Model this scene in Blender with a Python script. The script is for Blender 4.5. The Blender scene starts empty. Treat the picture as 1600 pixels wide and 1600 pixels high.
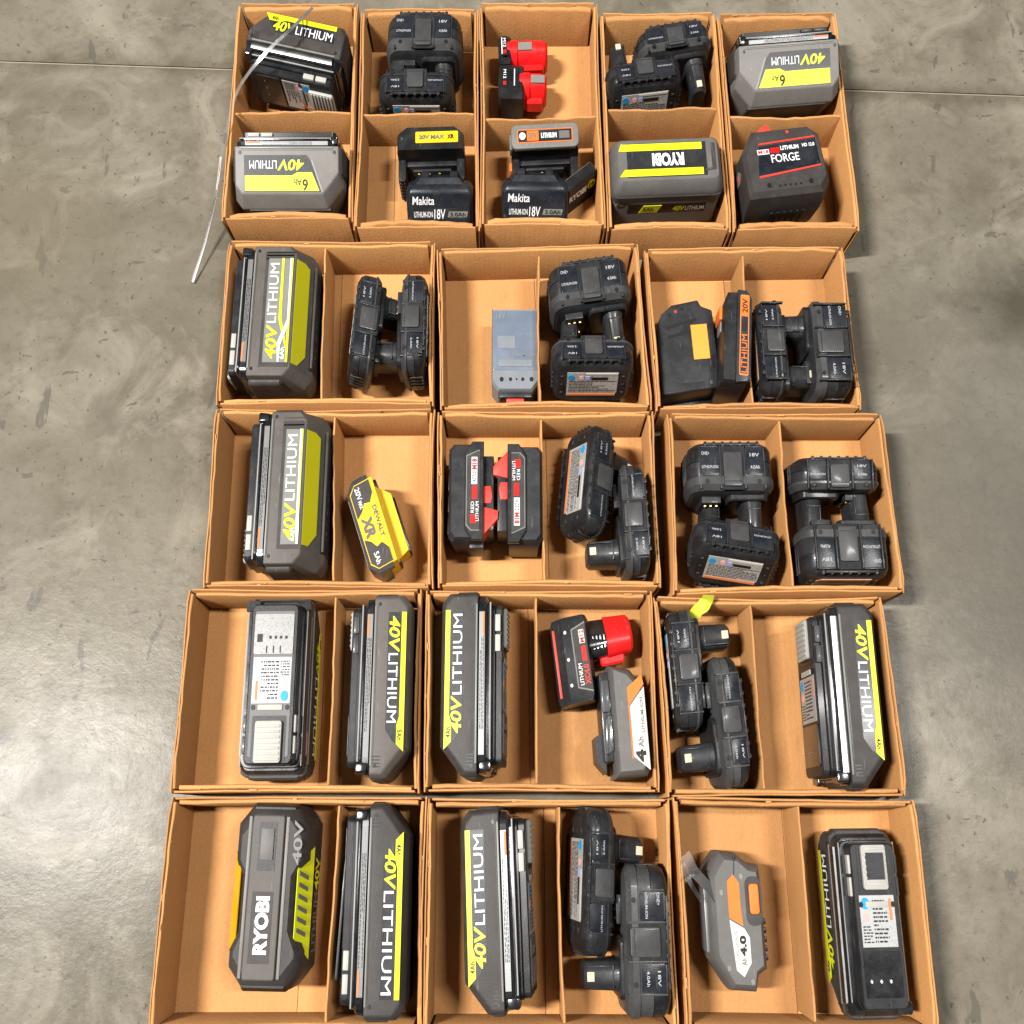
import bpy, bmesh, math, random
from mathutils import Matrix, Vector
R = math.radians
rnd = random.Random(7)
sc = bpy.context.scene
COL = sc.collection

# ------------------------------------------------------------------ camera
FPX, TILT, CAMZ = 1640.0, R(16.5), 1.12          # focal length in 1600-px units, tilt from straight down, height
cam_d = bpy.data.cameras.new('camera'); cam = bpy.data.objects.new('camera', cam_d); COL.objects.link(cam)
cam_d.sensor_width = 36.0; cam_d.lens = 36.0 * FPX / 1600.0
cam_d.clip_start = 0.02; cam_d.clip_end = 60
cam.location = (0, 0, CAMZ); cam.rotation_euler = (TILT, 0, 0)
sc.camera = cam
NARROW = 0.75     # in this photo everything is three quarters as wide (left to right) as a tape measure would say; things are built that narrow

# ------------------------------------------------------------------ light
w = bpy.data.worlds.new('World'); sc.world = w; w.use_nodes = True
w.node_tree.nodes['Background'].inputs[0].default_value = (1.0, 0.97, 0.93, 1)
w.node_tree.nodes['Background'].inputs[1].default_value = 0.018
def area(name, loc, size, energy, col, aim):
    l = bpy.data.lights.new(name, 'AREA'); l.shape = 'RECTANGLE'; l.size, l.size_y = size[0] * NARROW, size[1]; l.energy = energy; l.color = col
    o = bpy.data.objects.new(name, l); COL.objects.link(o); loc = (loc[0] * NARROW, loc[1], loc[2]); aim = (aim[0] * NARROW, aim[1], aim[2]); o.location = loc
    o.rotation_euler = (Vector(aim) - Vector(loc)).to_track_quat('-Z', 'Y').to_euler()
    return o
area('high_bay_lamp', (-3.45, 0.20, 5.0), (0.32, 1.1), 985, (1.0, 0.975, 0.94), (-1.6, 0.3, 0))
area('high_bay_lamp', (2.35, 0.55, 5.0), (0.32, 1.1), 310, (1.0, 0.975, 0.94), (1.2, 0.5, 0))
vs = sc.view_settings
vs.view_transform = 'Standard'; vs.look = 'None'; vs.exposure = 0.09; vs.gamma = 1; vs.use_curve_mapping = False

# ------------------------------------------------------------------ photo pixel <-> world
ST, CT = math.sin(TILT), math.cos(TILT)
def at(px, py, z=0.0):
    X = (px - 800) / (0.75 * FPX); V = (py - 800) / FPX
    d = Vector((X, ST - V * CT, -CT - V * ST)); k = (CAMZ - z) / -d.z
    return Vector((d.x * k, d.y * k, z))
def proj(p):
    q = Vector(p) - Vector((0, 0, CAMZ))
    dep = q.y * ST - q.z * CT
    return (800 + 0.75 * FPX * q.x / dep, 800 + FPX * (-q.y * CT - q.z * ST) / dep)

# ------------------------------------------------------------------ materials
MATS = {}
K = 0.56
def nodes(m):
    m.use_nodes = True; nt = m.node_tree; return nt, nt.nodes['Principled BSDF']
def plastic(name, col, rough=0.42, grain=0.25, spec=0.5, coat=0.0, scale=900, wear=0.12):
    col = [c * K for c in col]
    m = bpy.data.materials.new(name); nt, b = nodes(m); N, L = nt.nodes, nt.links
    tc0 = N.new('ShaderNodeTexCoord'); oi = N.new('ShaderNodeObjectInfo'); tc = N.new('ShaderNodeVectorMath'); tc.operation = 'ADD'
    L.new(tc0.outputs['Object'], tc.inputs[0]); L.new(oi.outputs['Random'], tc.inputs[1])
    n = N.new('ShaderNodeTexNoise'); n.inputs['Scale'].default_value = scale; n.inputs['Detail'].default_value = 3
    L.new(tc.outputs[0], n.inputs['Vector'])
    n2 = N.new('ShaderNodeTexNoise'); n2.inputs['Scale'].default_value = 45; n2.inputs['Detail'].default_value = 6; n2.inputs['Roughness'].default_value = 0.7
    L.new(tc.outputs[0], n2.inputs['Vector'])
    mix = N.new('ShaderNodeMix'); mix.data_type = 'RGBA'
    mix.inputs['A'].default_value = (*col, 1); mix.inputs['B'].default_value = (*[min(1, c * 1.0 + wear * (0.10 + c * 0.7)) for c in col], 1)
    r = N.new('ShaderNodeMapRange'); r.inputs['From Min'].default_value = 0.42; r.inputs['From Max'].default_value = 0.75
    L.new(n2.outputs['Fac'], r.inputs['Value']); L.new(r.outputs['Result'], mix.inputs['Factor']); 
    if grain > 0.1:                                        # rubbed scratches and dust
        sm = N.new('ShaderNodeMapping'); sm.inputs['Scale'].default_value = (1, 0.12, 1); sm.inputs['Rotation'].default_value = (0.3, 0.2, 0.6); L.new(tc.outputs[0], sm.inputs['Vector'])
        sn = N.new('ShaderNodeTexNoise'); sn.inputs['Scale'].default_value = 380; sn.inputs['Detail'].default_value = 2; L.new(sm.outputs[0], sn.inputs['Vector'])
        sr = N.new('ShaderNodeMapRange'); sr.inputs['From Min'].default_value = 0.66; sr.inputs['From Max'].default_value = 0.74; sr.inputs['To Max'].default_value = 0.5; L.new(sn.outputs['Fac'], sr.inputs['Value'])
        ms = N.new('ShaderNodeMix'); ms.data_type = 'RGBA'; ms.inputs['B'].default_value = (*[min(1, c * 1.3 + 0.045) for c in col], 1); L.new(sr.outputs['Result'], ms.inputs['Factor']); L.new(mix.outputs['Result'], ms.inputs['A'])
        L.new(ms.outputs['Result'], b.inputs['Base Color'])
    else: L.new(mix.outputs['Result'], b.inputs['Base Color'])
    rr = N.new('ShaderNodeMapRange'); rr.inputs['To Min'].default_value = max(0.05, rough - 0.08); rr.inputs['To Max'].default_value = min(1, rough + 0.12)
    L.new(n2.outputs['Fac'], rr.inputs['Value']); L.new(rr.outputs['Result'], b.inputs['Roughness'])
    b.inputs['Specular IOR Level'].default_value = spec * (0.30 if spec < 0.6 else 0.7); b.inputs['Coat Weight'].default_value = coat; b.inputs['Coat Roughness'].default_value = 0.12
    bp = N.new('ShaderNodeBump'); bp.inputs['Strength'].default_value = grain; bp.inputs['Distance'].default_value = 0.0004
    L.new(n.outputs['Fac'], bp.inputs['Height']); L.new(bp.outputs['Normal'], b.inputs['Normal'])
    MATS[name] = m; return m
plastic('charcoal', (0.044, 0.039, 0.036), 0.46, 0.45, 0.38)
plastic('charcoal_light', (0.115, 0.108, 0.101), 0.45, 0.45)
plastic('shell_grey', (0.175, 0.163, 0.150), 0.42, 0.35)
plastic('warm_grey', (0.090, 0.079, 0.069), 0.46, 0.4, 0.4)
plastic('black', (0.012, 0.012, 0.013), 0.36, 0.35, 0.5, 0.05)
plastic('well_black', (0.014, 0.014, 0.015), 0.6, 0.35, 0.3)
plastic('black_gloss', (0.009, 0.009, 0.010), 0.16, 0.05, 0.6, 0.4)
plastic('blue_black', (0.012, 0.014, 0.019), 0.26, 0.3)
plastic('slate', (0.022, 0.022, 0.024), 0.34, 0.4, 0.42, 0.05)
plastic('slate_dark', (0.020, 0.0205, 0.022), 0.36, 0.4, 0.42, 0.05)
plastic('slate_light', (0.046, 0.046, 0.047), 0.36, 0.4, 0.42, 0.05)
plastic('lime', (0.70, 0.74, 0.015), 0.38, 0.05, wear=0.05)
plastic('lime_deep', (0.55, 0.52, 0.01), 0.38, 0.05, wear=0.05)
plastic('print_white', (0.80, 0.80, 0.80), 0.45, 0.0, wear=0.0)
plastic('print_dim', (0.40, 0.40, 0.41), 0.45, 0.0, wear=0.0)
plastic('print_black', (0.012, 0.012, 0.012), 0.45, 0.0, wear=0.0)
plastic('print_grey', (0.14, 0.136, 0.13), 0.45, 0.0, wear=0.0)
plastic('latch_grey', (0.38, 0.37, 0.335), 0.5, 0.2)
plastic('red', (0.80, 0.012, 0.012), 0.35, 0.15, wear=0.05)
plastic('red_bright', (0.80, 0.05, 0.035), 0.42, 0.15, wear=0.05)
plastic('orange', (0.82, 0.17, 0.02), 0.45, 0.1, wear=0.05)
plastic('orange_print', (0.62, 0.20, 0.07), 0.5, 0.0, wear=0.05)
plastic('sticker_orange', (0.90, 0.30, 0.04), 0.6, 0.1, wear=0.08)
plastic('yellow', (0.85, 0.52, 0.008), 0.42, 0.2, wear=0.05)
plastic('film_blue', (0.135, 0.165, 0.215), 0.24, 0.08, 0.6, 0.7, scale=120)
plastic('film_band', (0.19, 0.205, 0.225), 0.3, 0.1, wear=0.1)
plastic('sign_blue', (0.01, 0.30, 0.62), 0.4, 0.0, wear=0)
plastic('sign_pink', (0.75, 0.36, 0.34), 0.4, 0.0, wear=0.2)
plastic('sign_violet', (0.32, 0.38, 0.70), 0.4, 0.0, wear=0.1)
plastic('label_white', (0.55, 0.53, 0.48), 0.42, 0.05, wear=0.05)
plastic('label_silver', (0.19, 0.19, 0.17), 0.34, 0.05, wear=0.1)
plastic('cream', (0.55, 0.48, 0.35), 0.5, 0.1)
plastic('tag_yellow', (0.52, 0.55, 0.03), 0.6, 0.05, wear=0.3)
plastic('amber', (0.70, 0.36, 0.005), 0.4, 0.1)
def metal(name, col, rough):
    m = plastic(name, col, rough, 0.1); m.node_tree.nodes['Principled BSDF'].inputs['Metallic'].default_value = 1.0
metal('strip_silver', (0.30, 0.295, 0.285), 0.36); metal('brass', (0.75, 0.52, 0.22), 0.35); metal('steel', (0.62, 0.62, 0.63), 0.28); plastic('silver_line', (0.26, 0.255, 0.25), 0.4, 0.05)
def fine_print(name, paper, ink, scale, amount):
    paper = [c * K for c in paper]; ink = [c * K for c in ink]
    m = bpy.data.materials.new(name); nt, b = nodes(m); N, L = nt.nodes, nt.links
    tc = N.new('ShaderNodeTexCoord')
    n = N.new('ShaderNodeTexNoise'); n.inputs['Scale'].default_value = scale; n.inputs['Detail'].default_value = 2
    L.new(tc.outputs['Object'], n.inputs['Vector'])
    v = N.new('ShaderNodeTexVoronoi'); v.inputs['Scale'].default_value = scale * 0.6; v.distance = 'CHEBYCHEV'
    L.new(tc.outputs['Object'], v.inputs['Vector'])
    r = N.new('ShaderNodeMapRange'); r.inputs['From Min'].default_value = 0.60 - amount; r.inputs['From Max'].default_value = 0.68 - amount * 0.8
    L.new(n.outputs['Fac'], r.inputs['Value'])
    r2 = N.new('ShaderNodeMapRange'); r2.inputs['From Min'].default_value = 0.25; r2.inputs['From Max'].default_value = 0.6
    sep = N.new('ShaderNodeSeparateColor'); L.new(v.outputs['Color'], sep.inputs['Color']); L.new(sep.outputs['Red'], r2.inputs['Value'])
    mu = N.new('ShaderNodeMath'); mu.operation = 'MULTIPLY'; L.new(r.outputs['Result'], mu.inputs[0]); L.new(r2.outputs['Result'], mu.inputs[1])
    mix = N.new('ShaderNodeMix'); mix.data_type = 'RGBA'; mix.inputs['A'].default_value = (*paper, 1); mix.inputs['B'].default_value = (*ink, 1)
    L.new(mu.outputs[0], mix.inputs['Factor']); L.new(mix.outputs['Result'], b.inputs['Base Color'])
    b.inputs['Roughness'].default_value = 0.36; MATS[name] = m
fine_print('print_label', (0.40, 0.39, 0.365), (0.20, 0.20, 0.19), 900, 0.08)
fine_print('print_label_bright', (0.36, 0.36, 0.355), (0.22, 0.22, 0.22), 800, 0.06)
fine_print('print_strip', (0.15, 0.15, 0.15), (0.12, 0.12, 0.12), 1000, 0.10)
fine_print('terminal_grey', (0.20, 0.195, 0.185), (0.07, 0.07, 0.07), 700, 0.10)

def cardboard(name, tint):
    tint = [c * K for c in tint]
    m = bpy.data.materials.new(name); nt, b = nodes(m); N, L = nt.nodes, nt.links
    tc = N.new('ShaderNodeTexCoord'); oi = N.new('ShaderNodeObjectInfo')
    def noise(sc_, det, stretch=None, rough=0.6):
        n = N.new('ShaderNodeTexNoise'); n.inputs['Scale'].default_value = sc_; n.inputs['Detail'].default_value = det; n.inputs['Roughness'].default_value = rough
        if stretch:
            mp = N.new('ShaderNodeMapping'); mp.inputs['Scale'].default_value = stretch
            L.new(tc.outputs['Object'], mp.inputs['Vector']); L.new(mp.outputs['Vector'], n.inputs['Vector'])
        else: L.new(tc.outputs['Object'], n.inputs['Vector'])
        return n
    fib = noise(420, 5); blot = noise(11, 6, None, 0.7); speck = noise(520, 2)
    cr = N.new('ShaderNodeValToRGB'); e = cr.color_ramp.elements
    e[0].position = 0.30; e[0].color = (*[c * 0.84 for c in tint], 1); e[1].position = 0.72; e[1].color = (*[min(1, c * 1.12) for c in tint], 1)
    ma = N.new('ShaderNodeMath'); ma.operation = 'MULTIPLY_ADD'; ma.inputs[1].default_value = 0.5
    L.new(fib.outputs['Fac'], ma.inputs[0])
    mb = N.new('ShaderNodeMath'); mb.operation = 'MULTIPLY'; mb.inputs[1].default_value = 0.5; L.new(blot.outputs['Fac'], mb.inputs[0]); L.new(mb.outputs[0], ma.inputs[2])
    L.new(ma.outputs[0], cr.inputs['Fac'])
    # darker fibre specks, and a slightly different tone for every sheet
    sp = N.new('ShaderNodeMapRange'); sp.inputs['From Min'].default_value = 0.64; sp.inputs['From Max'].default_value = 0.75; sp.inputs['To Max'].default_value = 0.35
    L.new(speck.outputs['Fac'], sp.inputs['Value'])
    mx = N.new('ShaderNodeMix'); mx.data_type = 'RGBA'; mx.inputs['B'].default_value = (*[c * 0.45 for c in tint], 1)
    L.new(sp.outputs['Result'], mx.inputs['Factor']); L.new(cr.outputs['Color'], mx.inputs['A'])
    sf = noise(38, 6, (1, 0.25, 1), 0.7); sfr = N.new('ShaderNodeMapRange'); sfr.inputs['From Min'].default_value = 0.60; sfr.inputs['From Max'].default_value = 0.72; sfr.inputs['To Max'].default_value = 0.40
    L.new(sf.outputs['Fac'], sfr.inputs['Value']); m3 = N.new('ShaderNodeMix'); m3.data_type = 'RGBA'; m3.inputs['B'].default_value = (*[c * 0.62 for c in tint], 1)
    L.new(sfr.outputs['Result'], m3.inputs['Factor']); L.new(mx.outputs['Result'], m3.inputs['A']); mx = m3
    hs = N.new('ShaderNodeHueSaturation'); vr = N.new('ShaderNodeMapRange'); vr.inputs['To Min'].default_value = 0.80; vr.inputs['To Max'].default_value = 1.06
    L.new(oi.outputs['Random'], vr.inputs['Value']); L.new(vr.outputs['Result'], hs.inputs['Value']); L.new(mx.outputs['Result'], hs.inputs['Color'])
    L.new(hs.outputs['Color'], b.inputs['Base Color'])
    b.inputs['Roughness'].default_value = 0.78; b.inputs['Specular IOR Level'].default_value = 0.25
    flute = N.new('ShaderNodeTexWave'); flute.inputs['Scale'].default_value = 55; flute.inputs['Distortion'].default_value = 0.3; flute.bands_direction = 'X'
    L.new(tc.outputs['Object'], flute.inputs['Vector'])
    big = noise(14, 3)
    s1 = N.new('ShaderNodeMath'); s1.operation = 'MULTIPLY_ADD'; s1.inputs[1].default_value = 0.10; L.new(flute.outputs['Fac'], s1.inputs[0]); L.new(fib.outputs['Fac'], s1.inputs[2])
    s2 = N.new('ShaderNodeMath'); s2.operation = 'MULTIPLY_ADD'; s2.inputs[1].default_value = 1.2; L.new(big.outputs['Fac'], s2.inputs[0]); L.new(s1.outputs[0], s2.inputs[2])
    bp = N.new('ShaderNodeBump'); bp.inputs['Strength'].default_value = 0.5; bp.inputs['Distance'].default_value = 0.0012
    L.new(s2.outputs[0], bp.inputs['Height']); L.new(bp.outputs['Normal'], b.inputs['Normal'])
    MATS[name] = m
cardboard('cardboard', (0.575, 0.272, 0.090))
cardboard('cardboard_torn', (0.60, 0.31, 0.118))

jl, jr = at(0, 96), at(1600, 150)
JS = (jr.y - jl.y) / (jr.x - jl.x); J0 = jl.y - JS * jl.x
def concrete():
    m = bpy.data.materials.new('concrete'); nt, b = nodes(m); N, L = nt.nodes, nt.links
    tc = N.new('ShaderNodeTexCoord')
    def noise(s, d, r=0.6, dist=0.0, loc=None):
        n = N.new('ShaderNodeTexNoise'); n.inputs['Scale'].default_value = s; n.inputs['Detail'].default_value = d; n.inputs['Roughness'].default_value = r; n.inputs['Distortion'].default_value = dist
        if loc:
            mp = N.new('ShaderNodeMapping'); mp.inputs['Location'].default_value = loc[0]; mp.inputs['Scale'].default_value = loc[1]; mp.inputs['Rotation'].default_value = (0, 0, loc[2])
            L.new(tc.outputs['Object'], mp.inputs['Vector']); L.new(mp.outputs['Vector'], n.inputs['Vector'])
        else: L.new(tc.outputs['Object'], n.inputs['Vector'])
        return n
    def rng(src, a, b_, c=0.0, d=1.0):
        r = N.new('ShaderNodeMapRange'); r.inputs['From Min'].default_value = a; r.inputs['From Max'].default_value = b_; r.inputs['To Min'].default_value = c; r.inputs['To Max'].default_value = d
        L.new(src, r.inputs['Value']); return r.outputs['Result']
    def mixc(fac, a, bcol):
        x = N.new('ShaderNodeMix'); x.data_type = 'RGBA'; L.new(fac, x.inputs['Factor'])
        if isinstance(a, tuple): x.inputs['A'].default_value = (*a, 1)
        else: L.new(a, x.inputs['A'])
        x.inputs['B'].default_value = (*bcol, 1); return x.outputs['Result']
    n1 = noise(3.2, 8, 0.65, 0.4); n2 = noise(13, 9, 0.7); n3 = noise(75, 6, 0.7)
    c = mixc(rng(n1.outputs['Fac'], 0.36, 0.66), (0.195, 0.174, 0.135), (0.315, 0.287, 0.232))
    c = mixc(rng(n2.outputs['Fac'], 0.47, 0.66, 0, 0.7), c, (0.165, 0.145, 0.108))
    c = mixc(rng(n3.outputs['Fac'], 0.52, 0.70, 0, 0.50), c, (0.15, 0.133, 0.102))
    n4 = noise(7.5, 7, 0.7, 0.8, ((1.3, 4.4, 0), (1, 1, 1), 0)); c = mixc(rng(n4.outputs['Fac'], 0.50, 0.66, 0, 0.65), c, (0.42, 0.385, 0.315))
    n5 = noise(150, 2, 0.5, 0, ((5.0, 9.0, 0), (1, 0.7, 1), 0.4)); c = mixc(rng(n5.outputs['Fac'], 0.68, 0.71, 0, 0.65), c, (0.10, 0.09, 0.07))
    # short dark scuffs running one way, and rounder pits
    sc1 = noise(26, 4, 0.6, 0.3, ((3.1, 1.7, 0), (1.0, 0.33, 1), R(-14)))
    c = mixc(rng(sc1.outputs['Fac'], 0.645, 0.668, 0, 0.72), c, (0.145, 0.135, 0.118))
    sc2 = noise(60, 3, 0.6, 0.2, ((7.0, 2.0, 0), (0.5, 1.0, 1), R(25)))
    c = mixc(rng(sc2.outputs['Fac'], 0.67, 0.69, 0, 0.68), c, (0.13, 0.12, 0.105))
    sc3 = noise(9, 2, 0.5, 0.1, ((2.0, 6.0, 0), (1.0, 0.03, 1), R(-38))); c = mixc(rng(sc3.outputs['Fac'], 0.70, 0.715, 0, 0.35), c, (0.13, 0.12, 0.10))
    sc4 = noise(7, 2, 0.5, 0.1, ((8.0, 3.0, 0), (1.0, 0.025, 1), R(52))); c = mixc(rng(sc4.outputs['Fac'], 0.71, 0.72, 0, 0.30), c, (0.42, 0.39, 0.34))
    # hairline crazing, only in patches
    v = N.new('ShaderNodeTexVoronoi'); v.feature = 'DISTANCE_TO_EDGE'; v.inputs['Scale'].default_value = 46
    mp = N.new('ShaderNodeMapping'); nw = noise(9, 3)
    va = N.new('ShaderNodeVectorMath'); va.operation = 'MULTIPLY_ADD'; va.inputs[1].default_value = (0.09, 0.09, 0); L.new(nw.outputs['Color'], va.inputs[0]); L.new(tc.outputs['Object'], va.inputs[2])
    L.new(va.outputs[0], v.inputs['Vector'])
    crz = rng(v.outputs['Distance'], 0.0, 0.12, 0.12, 0.0)
    sx = N.new('ShaderNodeSeparateXYZ'); L.new(tc.outputs['Object'], sx.inputs[0])
    # stain with a shape of its own on the right side of the slab
    def blob(cx, cy, rx, ry):
        mp_ = N.new('ShaderNodeMapping'); mp_.inputs['Location'].default_value = (-cx / rx, -cy / ry, 0); mp_.inputs['Scale'].default_value = (1 / (rx * NARROW), 1 / ry, 1)
        L.new(tc.outputs['Object'], mp_.inputs['Vector'])
        ad = N.new('ShaderNodeVectorMath'); ad.operation = 'MULTIPLY_ADD'; ad.inputs[1].default_value = (1.5, 1.5, 0); L.new(n2.outputs['Color'], ad.inputs[0]); L.new(mp_.outputs[0], ad.inputs[2])
        su = N.new('ShaderNodeVectorMath'); su.operation = 'SUBTRACT'; su.inputs[1].default_value = (0.75, 0.75, 0); L.new(ad.outputs[0], su.inputs[0])
        mu = N.new('ShaderNodeVectorMath'); mu.operation = 'MULTIPLY'; mu.inputs[1].default_value = (1, 1, 0); L.new(su.outputs[0], mu.inputs[0])
        le = N.new('ShaderNodeVectorMath'); le.operation = 'LENGTH'; L.new(mu.outputs[0], le.inputs[0])
        return rng(le.outputs['Value'], 0.25, 1.15, 1.0, 0.0)
    s_big = blob(0.74, 0.42, 0.24, 0.30); s_core = blob(0.83, 0.585, 0.13, 0.06); s_dark = blob(0.80, 0.22, 0.22, 0.20)
    m1 = N.new('ShaderNodeMath'); m1.operation = 'MULTIPLY'; L.new(crz, m1.inputs[0]); L.new(s_big, m1.inputs[1])
    k = N.new('ShaderNodeMath'); k.operation = 'MULTIPLY'; k.inputs[1].default_value = 0.72; L.new(s_big, k.inputs[0]); c = mixc(k.outputs[0], c, (0.21, 0.195, 0.165))
    k = N.new('ShaderNodeMath'); k.operation = 'MULTIPLY'; k.inputs[1].default_value = 0.80; L.new(s_dark, k.inputs[0]); c = mixc(k.outputs[0], c, (0.17, 0.155, 0.13))
    c = mixc(m1.outputs[0], c, (0.11, 0.10, 0.085))
    k = N.new('ShaderNodeMath'); k.operation = 'MULTIPLY'; k.inputs[1].default_value = 0.9; L.new(s_core, k.inputs[0]); c = mixc(k.outputs[0], c, (0.10, 0.09, 0.07))
    for (cx, cy, rx, ry, a, col) in [(-0.80, 0.69, 0.20, 0.13, 0.5, (0.22, 0.19, 0.135)), (-0.62, 0.445, 0.035, 0.03, 0.75, (0.17, 0.155, 0.125)), (0.76, 0.125, 0.022, 0.02, 0.6, (0.15, 0.13, 0.105)), (-0.85, 0.30, 0.18, 0.13, 0.35, (0.24, 0.22, 0.19)), (-0.88, 0.885, 0.30, 0.028, 0.5, (0.17, 0.15, 0.11))]:
        s_ = blob(cx, cy, rx, ry); k = N.new('ShaderNodeMath'); k.operation = 'MULTIPLY'; k.inputs[1].default_value = a; L.new(s_, k.inputs[0]); c = mixc(k.outputs[0], c, col)
    # dirt gathered along the slab joint
    jn = N.new('ShaderNodeMath'); jn.operation = 'MULTIPLY_ADD'; jn.inputs[1].default_value = -JS / NARROW; L.new(sx.outputs['X'], jn.inputs[0]); L.new(sx.outputs['Y'], jn.inputs[2])
    jo = N.new('ShaderNodeMath'); jo.operation = 'SUBTRACT'; jo.inputs[1].default_value = J0; L.new(jn.outputs[0], jo.inputs[0])
    ja = N.new('ShaderNodeMath'); ja.operation = 'ABSOLUTE'; L.new(jo.outputs[0], ja.inputs[0])
    jm = N.new('ShaderNodeMath'); jm.operation = 'MULTIPLY'; L.new(rng(ja.outputs[0], 0.002, 0.022, 0.75, 0.0), jm.inputs[0]); L.new(rng(n2.outputs['Fac'], 0.35, 0.6, 0.25, 1.0), jm.inputs[1])
    c = mixc(jm.outputs[0], c, (0.12, 0.105, 0.075))
    hv = N.new('ShaderNodeHueSaturation'); hv.inputs['Value'].default_value = 0.64 * K; hv.inputs['Saturation'].default_value = 1.16; L.new(c, hv.inputs['Color']); c = hv.outputs['Color']
    L.new(c, b.inputs['Base Color'])
    L.new(rng(n2.outputs['Fac'], 0.3, 0.75, 0.20, 0.32), b.inputs['Roughness'])
    b.inputs['Specular IOR Level'].default_value = 0.055
    ad = N.new('ShaderNodeMath'); ad.operation = 'MULTIPLY_ADD'; ad.inputs[1].default_value = 0.35; L.new(n3.outputs['Fac'], ad.inputs[0]); L.new(n2.outputs['Fac'], ad.inputs[2])
    bp = N.new('ShaderNodeBump'); bp.inputs['Strength'].default_value = 0.35; bp.inputs['Distance'].default_value = 0.002
    L.new(ad.outputs[0], bp.inputs['Height']); L.new(bp.outputs['Normal'], b.inputs['Normal'])
    MATS['concrete'] = m
concrete()
plastic('joint_dirt', (0.26, 0.225, 0.165), 0.9, 0.6)
def clear(name, rough, tint=(1, 1, 1), mixd=0.06):
    m = bpy.data.materials.new(name); nt, b = nodes(m); N, L = nt.nodes, nt.links
    out = N['Material Output']; tr = N.new('ShaderNodeBsdfTransparent'); tr.inputs[0].default_value = (*tint, 1); gl = N.new('ShaderNodeBsdfGlossy'); gl.inputs['Roughness'].default_value = rough
    fr = N.new('ShaderNodeFresnel'); fr.inputs['IOR'].default_value = 1.7
    df = N.new('ShaderNodeBsdfDiffuse'); df.inputs[0].default_value = (0.8, 0.8, 0.8, 1)
    mx = N.new('ShaderNodeMixShader'); mx2 = N.new('ShaderNodeMixShader'); mx2.inputs[0].default_value = mixd
    L.new(fr.outputs[0], mx.inputs[0]); L.new(tr.outputs[0], mx.inputs[1]); L.new(gl.outputs[0], mx.inputs[2])
    L.new(mx.outputs[0], mx2.inputs[1]); L.new(df.outputs[0], mx2.inputs[2]); L.new(mx2.outputs[0], out.inputs['Surface'])
    MATS[name] = m
clear('clear_film', 0.12, mixd=0.035)
clear('strap_film', 0.15, mixd=0.06)

# ------------------------------------------------------------------ mesh helpers
def new_thing(name, label, cat, group=None):
    o = bpy.data.objects.new(name, None); COL.objects.link(o); o.empty_display_size = 0.02
    o['label'] = label; o['category'] = cat
    if group: o['group'] = group
    return o
def finish(bm, name, mat, parent, smooth=True, angle=32):
    bmesh.ops.recalc_face_normals(bm, faces=bm.faces)
    me = bpy.data.meshes.new(name); bm.to_mesh(me); bm.free()
    if smooth:
        me.polygons.foreach_set('use_smooth', [True] * len(me.polygons)); me.set_sharp_from_angle(angle=R(angle))
    me.materials.append(MATS[mat])
    o = bpy.data.objects.new(name, me); COL.objects.link(o); o.parent = parent
    return o
def xf(M, p): return M @ Vector(p)
def basis(o, x, y):
    x = Vector(x).normalized(); y = Vector(y); y = (y - x * y.dot(x)).normalized(); z = x.cross(y)
    return Matrix(((x.x, y.x, z.x, o[0]), (x.y, y.y, z.y, o[1]), (x.z, y.z, z.z, o[2]), (0, 0, 0, 1)))
I4 = Matrix.Identity(4)
def loft(rings, M=I4, bm=None):
    bm = bm or bmesh.new()
    vs_ = [[bm.verts.new(M @ Vector(p)) for p in r] for r in rings]
    n = len(rings[0])
    for a, b in zip(vs_, vs_[1:]):
        for i in range(n): bm.faces.new((a[i], a[(i + 1) % n], b[(i + 1) % n], b[i]))
    bm.faces.new(list(reversed(vs_[0]))); bm.faces.new(vs_[-1])
    return bm
def bevel(bm, wd, seg=2, ang=25):
    es = [e for e in bm.edges if len(e.link_faces) == 2 and e.calc_face_angle(0) > R(ang)]
    if es and wd > 0: bmesh.ops.bevel(bm, geom=es, offset=wd, segments=seg, profile=0.6, affect='EDGES', clamp_overlap=True)
    return bm
def poly_prism(pts, z0, z1, M=I4, bev=0.0, seg=2):
    bm = loft([[(x, y, z0) for x, y in pts], [(x, y, z1) for x, y in pts]], M)
    bmesh.ops.recalc_face_normals(bm, faces=bm.faces)
    return bevel(bm, bev, seg)
def boxb(x0, x1, y0, y1, z0, z1, bev=0.001, M=I4, seg=2):
    return poly_prism([(x0, y0), (x1, y0), (x1, y1), (x0, y1)], z0, z1, M, bev, seg)
def rrect(lx, ly, r, n=5, cx=0, cy=0):
    rs = r if isinstance(r, (tuple, list)) else (r,) * 4
    out = []
    for (sx, sy, a0), rr in zip(((1, 1, 0), (-1, 1, 90), (-1, -1, 180), (1, -1, 270)), rs):
        for k in range(n + 1):
            a = R(a0 + 90 * k / n)
            out.append((cx + sx * (lx / 2 - rr) + rr * math.cos(a), cy + sy * (ly / 2 - rr) + rr * math.sin(a)))
    return out
def stack(lx, ly, r, levels, M=I4, cx=0, cy=0, n=5):      # levels: (z, inset)
    return loft([[(x, y, z) for x, y in rrect(lx - 2 * i, ly - 2 * i, max(0.0008, r - i * 0.6), n, cx, cy)] for z, i in levels], M)
def circle(r, n=20, cx=0, cy=0): return [(cx + r * math.cos(2 * math.pi * k / n), cy + r * math.sin(2 * math.pi * k / n)) for k in range(n)]
def plate(name, pts, M, mat, parent, t=0.0004, z=0.0, bev=0.0):
    return finish(poly_prism(pts, z - 0.0004, z + t, M, bev), name, mat, parent)
def rect(x0, x1, y0, y1): return [(x0, y0), (x1, y0), (x1, y1), (x0, y1)]
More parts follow.
